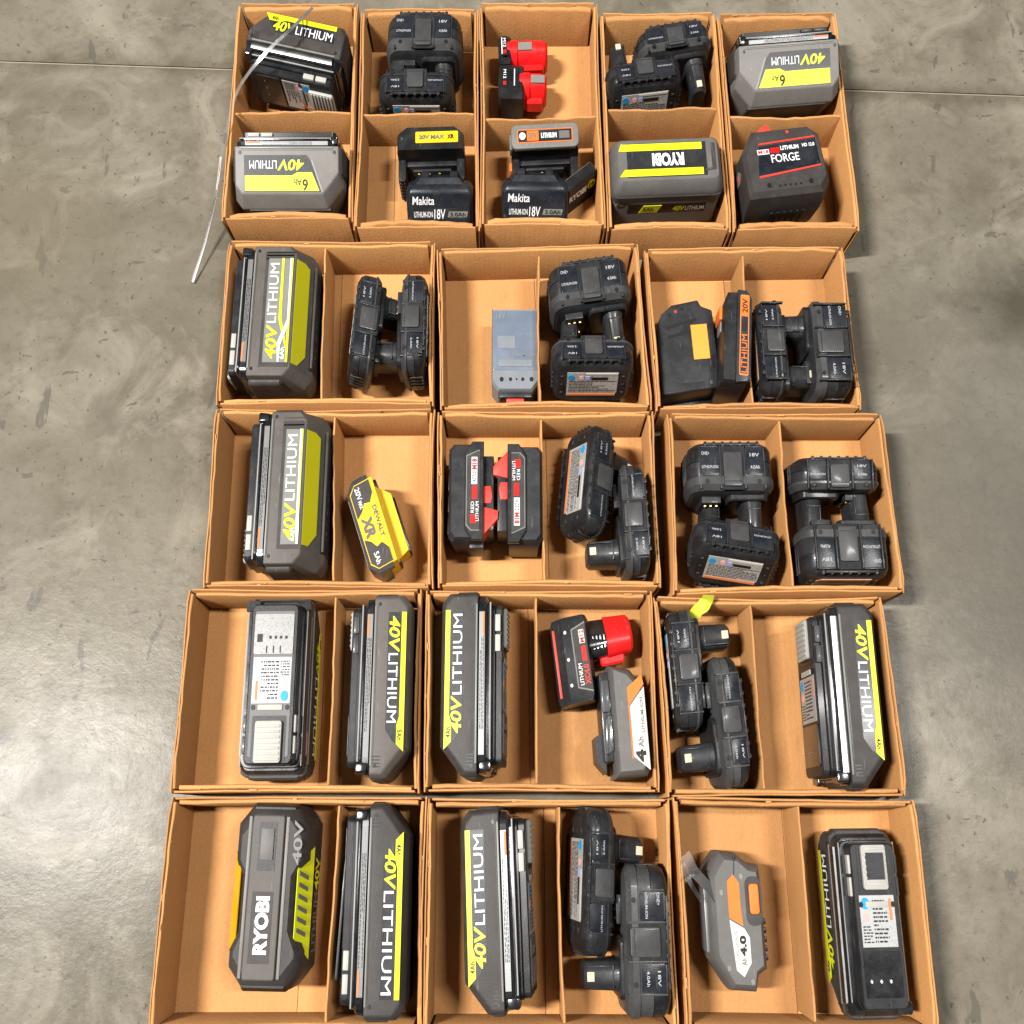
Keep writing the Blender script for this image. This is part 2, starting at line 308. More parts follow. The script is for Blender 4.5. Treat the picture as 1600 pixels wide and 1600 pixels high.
def par(x0, x1, y0, y1, s): return [(x0, y0), (x1, y0), (x1 + s, y1), (x0 + s, y1)]
def bolt(x, y, M, parent, r=0.0022, mat='black', z=0.0, name='screw'):
    return finish(poly_prism(circle(r, 12, x, y), z - 0.001, z + 0.0004, M), name, mat, parent)

_tc = {}
def text_mesh(s, bold, shear):
    key = (s, bold, shear)
    if key not in _tc:
        cu = bpy.data.curves.new('lettering', 'FONT'); cu.body = s; cu.size = 1; cu.shear = shear; cu.offset = bold; cu.resolution_u = 3
        o = bpy.data.objects.new('lettering', cu); COL.objects.link(o); bpy.context.view_layer.update()
        me = bpy.data.meshes.new_from_object(o.evaluated_get(bpy.context.evaluated_depsgraph_get()))
        bpy.data.objects.remove(o); bpy.data.curves.remove(cu)
        vs_ = [v.co.copy() for v in me.vertices]; fs = [tuple(p.vertices) for p in me.polygons]; bpy.data.meshes.remove(me)
        x0 = min(v.x for v in vs_); x1 = max(v.x for v in vs_); y0 = min(v.y for v in vs_); y1 = max(v.y for v in vs_)
        _tc[key] = ([((v.x - x0) / (x1 - x0), (v.y - y0) / (y1 - y0)) for v in vs_], fs)
    return _tc[key]
def text(s, x0, x1, y0, y1, M, mat, parent, z=0.0007, bold=0.02, shear=0.0, name='lettering'):
    pts, fs = text_mesh(s, bold, shear)
    me = bpy.data.meshes.new(name)
    me.from_pydata([tuple(M @ Vector((x0 + (x1 - x0) * u, y0 + (y1 - y0) * v, z))) for u, v in pts], [], fs)
    me.materials.append(MATS[mat]); o = bpy.data.objects.new(name, me); COL.objects.link(o); o.parent = parent
    return o

def print_lines(x0, x1, y0, y1, M, parent, rows, z=0.0008, along_v=False, mat='print_black'):
    vs_, fs = [], []
    a0, a1, b0, b1 = (y0, y1, x0, x1) if along_v else (x0, x1, y0, y1)
    for r in range(rows):
        b = b0 + (b1 - b0) * (r + 0.25) / rows; hgt = (b1 - b0) / rows * 0.45; a = a0
        end = a1 if rnd.random() < 0.7 else a0 + (a1 - a0) * rnd.uniform(0.4, 0.9)
        while a < end - 0.001:
            ln = min(rnd.uniform(0.0012, 0.005), end - a)
            q = [(a, b), (a + ln, b), (a + ln, b + hgt), (a, b + hgt)]
            n0 = len(vs_); vs_ += [tuple(M @ Vector(((v, u, z) if along_v else (u, v, z)))) for u, v in q]; fs.append((n0, n0 + 1, n0 + 2, n0 + 3)); a += ln + rnd.uniform(0.0006, 0.0014)
    me = bpy.data.meshes.new('fine_print'); me.from_pydata(vs_, [], fs); me.materials.append(MATS[mat]); o = bpy.data.objects.new('fine_print', me); COL.objects.link(o); o.parent = parent

# ------------------------------------------------------------------ placing: rests on the floor of its box, at the spot seen in the photo
CARD = 0.0062                                            # top of the cardboard floor
def kids(o):
    for c in o.children:
        yield c
        yield from kids(c)
REPORT = []
def settle(t, rot, box, only=None, lift=0.0, floor=CARD, stretch=1.0):
    """rot: 3x3 attitude; box: outline of the thing in the photo, 1600-px units"""
    pts = []
    for c in kids(t):
        if only and not any(c.name.startswith(k) for k in only): continue
        if c.name.startswith('lettering'): continue
        pts += [rot @ v.co for v in c.data.vertices]
    allp = [rot @ v.co for c in kids(t) if not c.name.startswith('lettering') for v in c.data.vertices]
    z = floor + lift - min(p.z for p in allp)
    cx, cy = (box[0] + box[2]) / 2, (box[1] + box[3]) / 2
    loc = at(cx, cy, 0.05); loc.z = z
    step = max(1, len(pts) // 3000)
    for _ in range(8):
        q = [proj(p + loc) for p in pts[::step]]
        bx = (min(a for a, b in q), min(b for a, b in q), max(a for a, b in q), max(b for a, b in q))
        d = at(cx, cy, 0.06) - at((bx[0] + bx[2]) / 2, (bx[1] + bx[3]) / 2, 0.06)
        loc.x += d.x; loc.y += d.y
    M = rot.to_4x4(); M.translation = loc
    t.matrix_world = M
    REPORT.append((t['label'][:46], [round(v) for v in bx], box))
def yaw(a, tilt=0.0, tdir=0.0):
    m = Matrix.Rotation(R(a), 3, 'Z')
    if tilt:
        ax = Matrix.Rotation(R(tdir), 3, 'Z') @ Vector((1, 0, 0)); m = Matrix.Rotation(R(tilt), 3, ax) @ m
    return m
def cols(x, y, z): return Matrix(((x.x, y.x, z.x), (x.y, y.y, z.y), (x.z, y.z, z.z)))
def brick_pose(up, head, roll=0.0):
    h = Vector((math.cos(R(head)), math.sin(R(head)), 0)); zz = Vector((0, 0, 1))
    if up[1] == 'Y':
        y = zz if up[0] == '+' else -zz; z = h.cross(y)
    else:
        z = zz if up[0] == '+' else -zz; y = z.cross(h)
    m = cols(h, y, z)
    return Matrix.Rotation(R(roll), 3, h) @ m
def stem_pose(phi, flip=False, tilt=0.0):
    s = Vector((math.cos(R(phi)), math.sin(R(phi)), 0)); zz = Vector((0, 0, 1)); t = R(tilt)
    z = math.cos(t) * s - math.sin(t) * zz; u = math.cos(t) * zz + math.sin(t) * s
    y = -u if flip else u
    return cols(y.cross(z), y, z)

# ------------------------------------------------------------------ concrete floor, two slabs with a joint between
def slab(name, quad):
    bm = bmesh.new(); v = [bm.verts.new(p) for p in quad]; bm.faces.new(v)
    bmesh.ops.subdivide_edges(bm, edges=bm.edges, cuts=6, use_grid_fill=True)
    o = finish(bm, name, 'concrete', None, False); o['kind'] = 'structure'; return o
jl, jr = at(0, 96), at(1600, 150)
sl = (jr.y - jl.y) / (jr.x - jl.x)
def jy(x): return jl.y + sl * (x - jl.x)
slab('concrete_floor', [(-8, -8, 0), (8, -8, 0), (8, jy(8) - 0.0014, 0), (-8, jy(-8) - 0.0014, 0)])
slab('concrete_floor', [(-8, jy(-8) + 0.0014, 0), (8, jy(8) + 0.0014, 0), (8, 9, 0), (-8, 9, 0)])
bm = bmesh.new(); bm.faces.new([bm.verts.new(p) for p in [(-8, jy(-8) - 0.01, -0.0018), (8, jy(8) - 0.01, -0.0018), (8, jy(8) + 0.01, -0.0018), (-8, jy(-8) + 0.01, -0.0018)]])
o = finish(bm, 'floor_joint', 'joint_dirt', None, False); o['kind'] = 'structure'

# ------------------------------------------------------------------ cardboard boxes
RIM = 0.068
def strip(p0, p1, inward, z0, z1, t, lean, rag=0.0006, seg=14, notch0=0.0, notch1=0.0, bow=None):
    """an upright card sheet from p0 to p1; it leans inwards towards the base; rounded, slightly uneven top edge"""
    d = (p1 - p0); ln = d.length; d.normalize(); rings = []
    ph = rnd.uniform(0, 6); bow = rnd.uniform(0.0, 0.0022) if bow is None else bow
    for k in range(seg + 1):
        u = k / seg; b = p0 + d * (ln * u)
        wob = bow * math.sin(math.pi * u) + rag * 0.9 * math.sin(u * 5.1 + ph) + rnd.uniform(-rag, rag) * 0.5
        top = z1 + rnd.uniform(-rag, rag) + (-notch0 if k == 0 else 0) + (-notch1 if k == seg else 0)
        o0 = b + inward * wob; lo = b + inward * lean
        rings.append([(lo.x, lo.y, z0), (o0.x, o0.y, top - t * 0.3), (o0.x + inward.x * t * 0.25, o0.y + inward.y * t * 0.25, top),
                      (o0.x + inward.x * t * 0.75, o0.y + inward.y * t * 0.75, top), (o0.x + inward.x * t, o0.y + inward.y * t, top - t * 0.3), (lo.x + inward.x * t, lo.y + inward.y * t, z0)])
    return loft(rings)
BOXES = [  # rim corners in the photo TL TR BR BL, divider, label
 ([(371,4),(560,4),(551,344),(345,344)], 'h', 'upright brown cardboard box at the far left corner, with clear strap across it'),
 ([(564,13),(747,13),(750,358),(551,358)], 'h', 'brown cardboard box second from left in the far row of five'),
 ([(747,4),(934,4),(947,354),(750,354)], 'h', 'brown cardboard box in the middle of the far row, holding red packs'),
 ([(936,18),(1118,18),(1144,360),(949,360)], 'h', 'brown cardboard box fourth from left in the far row of five'),
 ([(1120,22),(1307,18),(1345,358),(1146,361)], 'h', 'brown cardboard box at the far right corner, rightmost of five'),
 ([(355,376),(680,376),(678,632),(336,632)], ((510,504)), 'wide cardboard box in the second row, left column'),
 ([(682,387),(998,379),(1020,638),(687,640)], ((843,847)), 'wide cardboard box in the second row, middle column, holding the blue-grey pack'),
 ([(1006,388),(1318,384),(1349,638),(1025,641)], ((1161,1180)), 'wide cardboard box in the second row, right column, holding the orange-stickered pack'),
 ([(336,637),(680,638),(677,919),(315,918)], ((525,521)), 'wide cardboard box in the third row, left column, holding the yellow pack'),
 ([(683,641),(1021,641),(1035,917),(683,918)], ((848,854)), 'wide cardboard box in the third row, middle column, holding two red-latched packs'),
 ([(1042,645),(1379,646),(1417,925),(1051,929)], ((1219,1244)), 'wide cardboard box in the third row, right column, jutting out to the right'),
 ([(293,920),(660,920),(656,1240),(263,1240)], ((528,514)), 'wide cardboard box in the fourth row, left column'),
 ([(664,921),(1019,922),(1032,1238),(661,1238)], ((840,842)), 'wide cardboard box in the fourth row, middle column'),
 ([(1020,932),(1379,932),(1419,1243),(1043,1246)], ((1173,1200)), 'wide cardboard box in the fourth row, right column, with the yellow tag'),
 ([(266,1245),(667,1244),(660,1600),(230,1600)], ((532,511)), 'wide cardboard box in the nearest row, left column'),
 ([(667,1247),(1047,1248),(1062,1600),(660,1600)], ((875,883)), 'wide cardboard box in the nearest row, middle column'),
 ([(1051,1244),(1430,1250),(1469,1600),(1072,1600)], ((1249,1279)), 'wide cardboard box in the nearest row, right column'),
]
def cardboard_box(i, quad, div, label):
    q = [at(x, y, RIM) for x, y in quad]
    for p in q: p.z = 0
    if i >= 14:                                           # front rim lies just outside the frame
        for a, b in ((0, 3), (1, 2)): q[b] = q[a] + (q[b] - q[a]) * (0.2085 / (q[b] - q[a]).length)
    c = (q[0] + q[1] + q[2] + q[3]) / 4
    for k in range(4): q[k] = c + (q[k] - c) * 0.997 - c  # local, a hair of air between neighbours
    t = new_thing('cardboard_box', label, 'box', 'open two-compartment cardboard boxes'); t.location = c
    T, G = 0.0022, 0.0001
    far = i < 5
    for k, nm in enumerate(('back', 'right', 'front', 'left')):
        a, b = q[k], q[(k + 1) % 4]; d = (b - a).normalized(); inn = Vector((d.y, -d.x, 0))
        side = k in (1, 3); bw = rnd.uniform(0.0, 0.0024)
        thick_front = far and not side
        e0 = 0.0 if side else 0.0066
        o = finish(strip(a + d * e0, b - d * e0, inn, 0.0006, RIM + (0.0012 if side else 0) + rnd.uniform(-0.0004, 0.0008), T, 0.002 if side else 0.0015, notch0=0.004 if side else 0.0, notch1=0.006 if side and nm else 0, bow=bw), 'wall', 'cardboard', t, angle=50)
        # folded-over inner sheet of the same wall
        e1 = 0.0005 if side else 0.0072
        tt = T * (3.6 if thick_front else 2.0)
        off = inn * (T + G)
        dz = rnd.uniform(-0.0003, 0.0010) if side else rnd.uniform(-0.0010, 0.0004)
        finish(strip(a + d * (e1 + 0.004) + off, b - d * (e1 + 0.004) + off, inn, 0.0036, RIM + dz, tt, 0.0012, rag=0.0009, notch0=0.002, notch1=0.003, bow=bw), 'inner_flap', 'cardboard', o, angle=50)
        # little torn tongues of paper on the fold
        if rnd.random() < 0.85:
            for _ in range(rnd.randint(1, 3)):
                u = rnd.uniform(0.12, 0.88); p = a + (b - a) * u + inn * (T * rnd.uniform(0.6, 1.6)); wd = rnd.uniform(0.003, 0.011)
                bm = bmesh.new(); pr = []
                for s_ in (0, 0.35, 0.7, 1.0):
                    pr.append([tuple(p + d * (wd * s_) + inn * x_ + Vector((0, 0, RIM + z_ * (0.5 + math.sin(s_ * 3.14) * rnd.uniform(0.4, 1.0))))) for x_, z_ in ((0, -0.001), (0.0016, -0.001), (0.0014, 0.0013), (0.0002, 0.0011))])
                finish(loft(pr), 'torn_edge', 'cardboard_torn', o, angle=60)
    # base sheet and the two glued base flaps inside, with the seam that shows
    ins = [p * 0.985 for p in q]
    def base(pts, z0, z1): return loft([[(p.x, p.y, z0) for p in pts], [(p.x, p.y, z1) for p in pts]])
    finish(base(ins, 0.0008, 0.0035), 'base_sheet', 'cardboard', t, False)
    m0 = rnd.uniform(0.44, 0.56); ins2 = [p * 0.955 for p in q]
    L0, L1 = ins2[0].lerp(ins2[1], m0), ins2[3].lerp(ins2[2], m0)
    if far: L0, L1 = ins2[0].lerp(ins2[1], 0.26), ins2[3].lerp(ins2[2], 0.26)
    dd = (ins2[1] - ins2[0]).normalized() * 0.0004
    finish(base([ins2[0], L0 - dd, L1 - dd, ins2[3]], 0.0037, 0.0058), 'base_flap', 'cardboard', t, False)
    finish(base([L0 + dd, ins2[1], ins2[2], L1 + dd], 0.0037, 0.0061), 'base_flap', 'cardboard', t, False)
    # divider
    if div == 'h':
        fa = {0: (172, 171), 1: (174, 174), 2: (183, 177), 3: (167, 165), 4: (180, 176)}[i]
        xl = (quad[0][0] + quad[3][0]) / 2; xr = (quad[1][0] + quad[2][0]) / 2
        a, b = at(xl, fa[0], RIM), at(xr, fa[1], RIM); a.z = b.z = 0; a -= c; b -= c
        d = (b - a).normalized(); a += d * 0.0085; b -= d * 0.0085
        inn = Vector((d.y, -d.x, 0))
    else:
        a, b = at(div[0], quad[0][1], RIM), at(div[1], min(quad[3][1], 1600), RIM); a.z = b.z = 0; a -= c; b -= c
        d = (b - a).normalized(); a += d * 0.0085
        if i >= 14: b = a + d * 0.191
        else: b -= d * 0.0085
        inn = Vector((d.y, -d.x, 0))
    finish(strip(a, b, inn, 0.0064, RIM - 0.002, 0.0034, 0.0, rag=0.0011, notch0=0.001, notch1=0.002), 'divider', 'cardboard', t, angle=50)
    if i == 13:                                           # loose outer tabs on the right side of this box
        a, b = q[1], q[2]; d = (b - a).normalized(); out = Vector((-d.y, d.x, 0))
        for u0, u1, o_, h_ in ((0.05, 0.42, 0.007, 0.040), (0.60, 0.72, 0.010, 0.030), (0.74, 1.0, 0.012, 0.024)):
            finish(strip(a + d * (0.2 * u0) + out * o_, a + d * (0.198 * u1) + out * o_, -out, 0.0004, h_, 0.0032, 0.004), 'outer_tab', 'cardboard', t, angle=50)
    return t
for i, (qd, dv, lb) in enumerate(BOXES): cardboard_box(i, qd, dv, lb)

# ------------------------------------------------------------------ 40 V brick packs (x: terminal end, y: width, z: rail side)
def brick_pack(label, H=0.080, style='slim', L=0.178, W=0.088, sides=(1, -1), shell=None, open_latch=False, lid_dark=False, ah='4Ah', window=False, gloss=False):
    t = new_thing('power_tool_battery', label, 'battery', 'long 40 V brick batteries')
    big = style != 'slim'
    zt = H - 0.031                                         # top of the moulded body
    shell = shell or {'slim': 'charcoal', 'band': 'shell_grey', 'cross': 'warm_grey'}[style]
    bi = {'slim': 0.006, 'band': 0.014, 'cross': 0.026}[style]
    ca, cb = {'slim': (0.028, 0.010), 'band': (0.024, 0.010), 'cross': (0.010, 0.010)}[style]
    def ring(y, ib, ie, it=0.0):
        x0, x1 = -L / 2 + ie, L / 2 - ie
        return [(x0, y, zt - it), (x0, y, ib + cb), (x0 + cb, y, ib), (x1 - ca, y, ib), (x1, y, ib + ca * 1.0), (x1, y, zt - it)]
    fe = bi * 1.15                                         # how far the chamfer runs over the width
    bm = loft([ring(-W / 2, bi, 0.004), ring(-W / 2 + fe, 0.0, 0.0), ring(W / 2 - fe, 0, 0), ring(W / 2, bi, 0.004)])
    bmesh.ops.recalc_face_normals(bm, faces=bm.faces)
    body = finish(bevel(bm, 0.0022, 3, 14), 'body', shell, t)
    for sx in (-1, 1):                                     # dark end caps
        finish(stack(0.013, W * 0.80, 0.005, [(max(0.012, bi + ca * 0.8 if sx > 0 else bi + 0.012), 0.003), (max(0.014, bi + ca if sx > 0 else bi + 0.016), 0), (zt - 0.003, 0), (zt, 0.002)], cx=sx * (L / 2 - 0.004)), 'end_cap', 'charcoal' if style != 'slim' else 'charcoal', t)
    # glossy collar with bevelled bumpers
    finish(stack(L - 0.004, W - 0.002, 0.013, [(zt, 0.002), (zt + 0.0015, 0.0), (zt + 0.009, 0.0005), (zt + 0.0125, 0.004)]), 'collar', 'black_gloss', t)
    rail = finish(stack(L - 0.016, W - 0.008, 0.010, [(zt + 0.012, 0.001), (zt + 0.013, 0), (zt + 0.0155, 0.0), (zt + 0.017, 0.001)]), 'rail', 'black_gloss', t)
    finish(stack(L - 0.020, W - 0.020, 0.008, [(zt + 0.0165, 0), (zt + 0.021, 0.0), (zt + 0.0215, 0.0005)]), 'rail', 'black', t)
    PW = W * 0.70
    top = finish(stack(L - 0.022, PW, 0.006, [(zt + 0.021, 0.001), (zt + 0.022, 0), (H - 0.0012, 0), (H, 0.0012)]), 'top_plate', 'black' , t)
    TM = basis((0, 0, H), (0, 1, 0), (-1, 0, 0))           # u: across, v: towards the latch end
    h2 = (L - 0.022) / 2
    if not lid_dark: plate('face_panel', rrect(PW - 0.010, L - 0.036, 0.002), TM, 'print_grey', top, 0.0003)
    # terminal block
    tb = plate('terminal_block', rrect(PW - 0.010, 0.040, 0.002, cy=-h2 + 0.030), TM, 'terminal_grey' if not lid_dark else 'black_gloss', top, 0.0012)
    if not lid_dark:
        plate('slot', rect(PW / 2 - 0.016, PW / 2 - 0.009, -h2 + 0.030, -h2 + 0.038), TM, 'print_black', tb, 0.0003, 0.0013)
        for k in range(4): plate('slot', rect(-0.018 + k * 0.007, -0.015 + k * 0.007, -h2 + 0.032, -h2 + 0.035), TM, 'print_black', tb, 0.0003, 0.0013)
        for k in range(3): plate('slot', rect(-0.010 + k * 0.009, -0.0085 + k * 0.009, -h2 + 0.042, -h2 + 0.049), TM, 'print_black', tb, 0.0003, 0.0013)
    else:
        for k in range(3): bolt(-0.016 + k * 0.012, -h2 + 0.024, TM, tb, 0.0016, 'steel', 0.0013, 'contact')
    # information sticker
    lab = plate('sticker', rect(-PW / 2 + 0.006, PW / 2 - 0.006, -h2 + 0.053, -h2 + 0.098), TM, 'print_label_bright', top, 0.0006)
    print_lines(-PW / 2 + 0.022, PW / 2 - 0.016, -h2 + 0.056, -h2 + 0.095, TM, lab, 11); print_lines(-PW / 2 + 0.008, -PW / 2 + 0.020, -h2 + 0.056, -h2 + 0.072, TM, lab, 6)
    plate('sign', circle(0.0052, 18, -PW / 2 + 0.013, -h2 + 0.091), TM, 'sign_blue', lab, 0.0003, 0.0007)
    plate('sign', circle(0.0040, 18, -PW / 2 + 0.013, -h2 + 0.079), TM, 'sign_pink', lab, 0.0003, 0.0007)
    plate('sign', rect(PW / 2 - 0.013, PW / 2 - 0.010, -h2 + 0.076, -h2 + 0.095), TM, 'orange_print', lab, 0.0003, 0.0007)
    bar = plate('pull_bar', rrect(PW * 0.52, 0.0055, 0.001, cy=h2 - 0.054), TM, 'latch_grey', top, 0.0016, 0, 0.0006)
    for s_ in (-1, 1): bolt(s_ * PW * 0.36, h2 - 0.054, TM, top, 0.0026, 'print_black', 0.0008)
    # ribbed grey latch with its well
    if not open_latch:
        plate('latch_well', rrect(PW * 0.72, 0.044, 0.002, cy=h2 - 0.024), TM, 'black', top, 0.0005)
        la = plate('latch', rrect(PW * 0.56, 0.040, 0.003, cy=h2 - 0.021), TM, 'latch_grey', top, 0.0045, 0, 0.0012)
        for k in range(7): plate('rib', rect(-PW * 0.25, PW * 0.25, h2 - 0.037 + k * 0.0052, h2 - 0.0345 + k * 0.0052), TM, 'latch_grey', la, 0.0009, 0.0046, 0.0003)
        if window: plate('latch_window', rect(-PW * 0.2, PW * 0.2, h2 - 0.032, h2 - 0.008), TM, 'slate', la, 0.0015, 0.0046)
    else:
        plate('latch_well', rrect(PW * 0.72, 0.044, 0.002, cy=h2 - 0.024), TM, 'steel', top, 0.0005)
        LM = basis((0.02, 0.0, H + 0.001), (0, 1, 0), (-1, 0, 0.06))
        la = finish(poly_prism(rrect(PW * 0.75, 0.105, 0.003, cy=0.03), 0, 0.003, LM, 0.0008), 'latch', 'slate_light', top)
        finish(poly_prism(rect(PW * 0.30, PW * 0.34, -0.02, 0.055), 0.003, 0.0042, LM), 'wire', 'brass', la)
        finish(poly_prism(rrect(0.010, 0.008, 0.002, cx=PW * 0.30, cy=-0.022), 0.002, 0.007, LM, 0.001), 'clip', 'cream', la)
    for s in sides:
        # pale latch ends on both flanks and the print strip on the collar
        for k in range(2):
            finish(boxb(-h2 + 0.010 + k * 0.020, -h2 + 0.027 + k * 0.020, s * (PW / 2) - 0.003, s * (PW / 2) + 0.004, zt + 0.0215, zt + 0.0285, 0.001), 'latch_end', 'latch_grey' if s < 0 else 'slate_light', top)
        finish(stack(0.012, 0.020, 0.003, [(zt + 0.004, 0.001), (zt + 0.016, 0.0), (zt + 0.018, 0.001)], cx=L / 2 - 0.010, cy=s * (W / 2 - 0.010)), 'bumper', 'black_gloss', t)
        CM = basis((0, s * (W / 2 - 0.0007), zt + 0.0052), (s, 0, 0), (0, 0, -1))
        if gloss:
            stp = finish(bevel(loft([[(u, v, w_) for v, w_ in ((-0.0062, -0.001), (-0.0050, 0.0010), (-0.0022, 0.0022), (0.0022, 0.0022), (0.0050, 0.0010), (0.0062, -0.001))] for u in (-L / 2 + 0.014, L / 2 - 0.014)], CM), 0.0003), 'spec_strip', 'strip_silver', t)
        else: stp = plate('spec_strip', rect(-L / 2 + 0.020, L / 2 - 0.020, -0.0036, 0.0036), CM, 'print_strip', t, 0.0005)
        print_lines(-L / 2 + 0.044, L / 2 - 0.044, -0.003, 0.003, CM, stp, 3, 0.0007 if not gloss else 0.0001)
        plate('sign', rect(*((L / 2 - 0.042, L / 2 - 0.021) if s < 0 else (-L / 2 + 0.021, -L / 2 + 0.042)), -0.0034, -0.0008), CM, 'orange_print', stp, 0.0003, 0.0006)
        finish(boxb(-L / 2 + 0.010, L / 2 - 0.010, s * (W / 2 - 0.0045) - 0.0006, s * (W / 2 - 0.0045) + 0.0006, zt + 0.0150, zt + 0.0168, 0.0003), 'trim_line', 'silver_line', rail)
        finish(boxb(-L / 2 + 0.012, L / 2 - 0.012, s * (W / 2) - 0.0008, s * (W / 2) + 0.0006, zt - 0.0030, zt - 0.0006, 0.0004), 'trim_line', 'label_silver', body)
        SM = basis((0, s * W / 2, 0), (s, 0, 0), (0, 0, -1))  # u along the lettering, v towards the bottom of the pack (v = -z)
        g = 1 if s > 0 else -1                                # +1: the slanted end is at +u
        def U(a, b): return (a, b) if g > 0 else (-b, -a)
        if style == 'slim':
            a, b = -L / 2 + 0.018, L / 2 - 0.046
            pa = [(a, -0.030), (b + 0.000, -0.030), (b + 0.012, -0.020), (b + 0.018, -bi - 0.0005), (a, -bi - 0.0005)]
            pa = [(g * u, v) for u, v in pa]
            pan = plate('label', pa, SM, 'slate_dark', body, 0.0003)
            ys = [(a, -0.0125), (b - 0.012, -0.0125), (b - 0.004, -0.0155), (b + 0.014, -0.0155), (b + 0.021, -bi - 0.0002), (a, -bi - 0.0002)]
            plate('stripe', [(g * u, v) for u, v in ys], SM, 'lime', pan, 0.0004, 0.0004)
            x0, x1 = (a + 0.004, b - 0.006) if g > 0 else (-b - 0.006, -a - 0.004)
            text('40V', x0, x0 + 0.036, -0.0285, -0.0145, SM, 'lime', pan, bold=0.022, shear=0.15)
            text('LITHIUM', x0 + 0.037, x1, -0.0285, -0.0165, SM, 'print_white', pan, bold=0.0)
            x = b + 0.0005 if g > 0 else -b - 0.010
            text(ah, x, x + 0.010, -0.0145, -0.0085, SM, 'print_black', pan, z=0.0012, bold=0.02)
        elif style == 'band':
            a, b = -L / 2 + 0.018, L / 2 - 0.052
            z1, zy = zt - 0.010, (zt - 0.010) * 0.60
            pa = [(a, -z1), (b, -z1), (b + 0.006, -z1 + 0.006), (b + 0.022, -bi - 0.002), (a, -bi - 0.002)]
            pan = plate('label', [(g * u, v) for u, v in pa], SM, 'slate', body, 0.0003)
            ys = [(a + 0.001, -zy), (b - 0.022, -zy), (b - 0.014, -zy - 0.0035), (b + 0.008, -zy - 0.0035), (b + 0.019, -bi - 0.003), (a + 0.001, -bi - 0.003)]
            yb = plate('stripe', [(g * u, v) for u, v in ys], SM, 'lime', pan, 0.0004, 0.0004)
            x0, x1 = (a + 0.008, b - 0.002) if g > 0 else (-b + 0.004, -a - 0.008)
            text('40V', x0, x0 + 0.040, -z1 + 0.005, -zy - 0.0055, SM, 'lime', pan, bold=0.022, shear=0.15)
            text('LITHIUM', x0 + 0.041, x1, -z1 + 0.006, -zy - 0.0075, SM, 'print_white', pan, bold=0.0)
            x = b - 0.022 if g > 0 else -b - 0.002
            text('6', x, x + 0.0085, -zy + 0.004, -zy + 0.017, SM, 'print_black', yb, z=0.0012, bold=0.02)
            text('Ah', x + 0.0095, x + 0.021, -zy + 0.004, -zy + 0.011, SM, 'print_black', yb, z=0.0012, bold=0.01)
            plate('edge_line', [(g * (b + 0.0065), -z1 + 0.006), (g * (b + 0.0085), -z1 + 0.005), (g * (b + 0.0245), -bi - 0.002), (g * (b + 0.0222), -bi - 0.002)], SM, 'silver_line', pan, 0.0002, 0.0002)
        else:                                                  # wide label with crossing swooshes, lime runs on over the chamfer
            XM = basis((0, s * W / 2, 0), (-s, 0, 0), (0, 0, 1))
            a, b = -0.062, 0.062; z0 = bi + 0.003; z1 = zt - 0.022
            plate('label_recess', rect(a - 0.005, b + 0.008, z0 - 0.001, z1 + 0.005), XM, 'charcoal', body, 0.0002)
            pan = plate('label', rect(a, b, z0, z1), XM, 'label_silver', body, 0.0004)
            text('40V', a + 0.004, a + 0.044, z1 - 0.019, z1 - 0.003, XM, 'lime', pan, bold=0.022, shear=0.15, z=0.0008)
            text('LITHIUM', a + 0.046, b - 0.006, z1 - 0.016, z1 - 0.003, XM, 'print_white', pan, bold=0.0, z=0.0008)
            plate('stripe', rect(a, b, z0 + 0.0005, z0 + 0.0035), XM, 'lime', pan, 0.0003, 0.0005)
            plate('stripe', [(a, z1 - 0.0225), (a + 0.028, z1 - 0.0225), (a + 0.045, z1 - 0.021), (b, z1 - 0.0215), (b, z1 - 0.0235), (a + 0.048, z1 - 0.024), (a + 0.025, z0 + 0.006), (a, z0 + 0.006)][:0] or [(a + 0.050, z1 - 0.0195), (b, z1 - 0.0195), (b, z1 - 0.0225), (a + 0.052, z1 - 0.0235), (a + 0.024, z0 + 0.0045), (a + 0.016, z0 + 0.0045)], XM, 'lime', pan, 0.0003, 0.0007)
            plate('stripe', [(a, z1 - 0.0215), (a + 0.022, z1 - 0.0195), (a + 0.050, z0 + 0.004), (b, z0 + 0.0045), (b, z0 + 0.0025), (a + 0.045, z0 + 0.0015), (a + 0.019, z1 - 0.024), (a, z1 - 0.024)], XM, 'print_white', pan, 0.0003, 0.0010)
            text('6Ah', a + 0.003, a + 0.017, z0 + 0.005, z0 + 0.0115, XM, 'print_white', pan, bold=0.02, z=0.0014)
            sl_ = Vector((0, -s * fe, -bi)).normalized()
            ZM = basis((0, s * W / 2, bi), (-s, 0, 0), -sl_)
            ln = math.hypot(fe, bi)
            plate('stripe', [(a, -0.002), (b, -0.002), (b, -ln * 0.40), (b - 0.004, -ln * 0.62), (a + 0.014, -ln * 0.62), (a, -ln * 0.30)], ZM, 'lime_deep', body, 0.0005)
            text('40V 6Ah', -0.055, 0.0, -ln - 0.002, -ln + 0.006, ZM, 'print_grey', body, z=0.001, bold=0.01)
            for k in range(3): plate('groove', rect(L / 2 - 0.020 + k * 0.004, L / 2 - 0.0185 + k * 0.004, z0, z1 + 0.004), XM, 'charcoal', body, 0.0002)
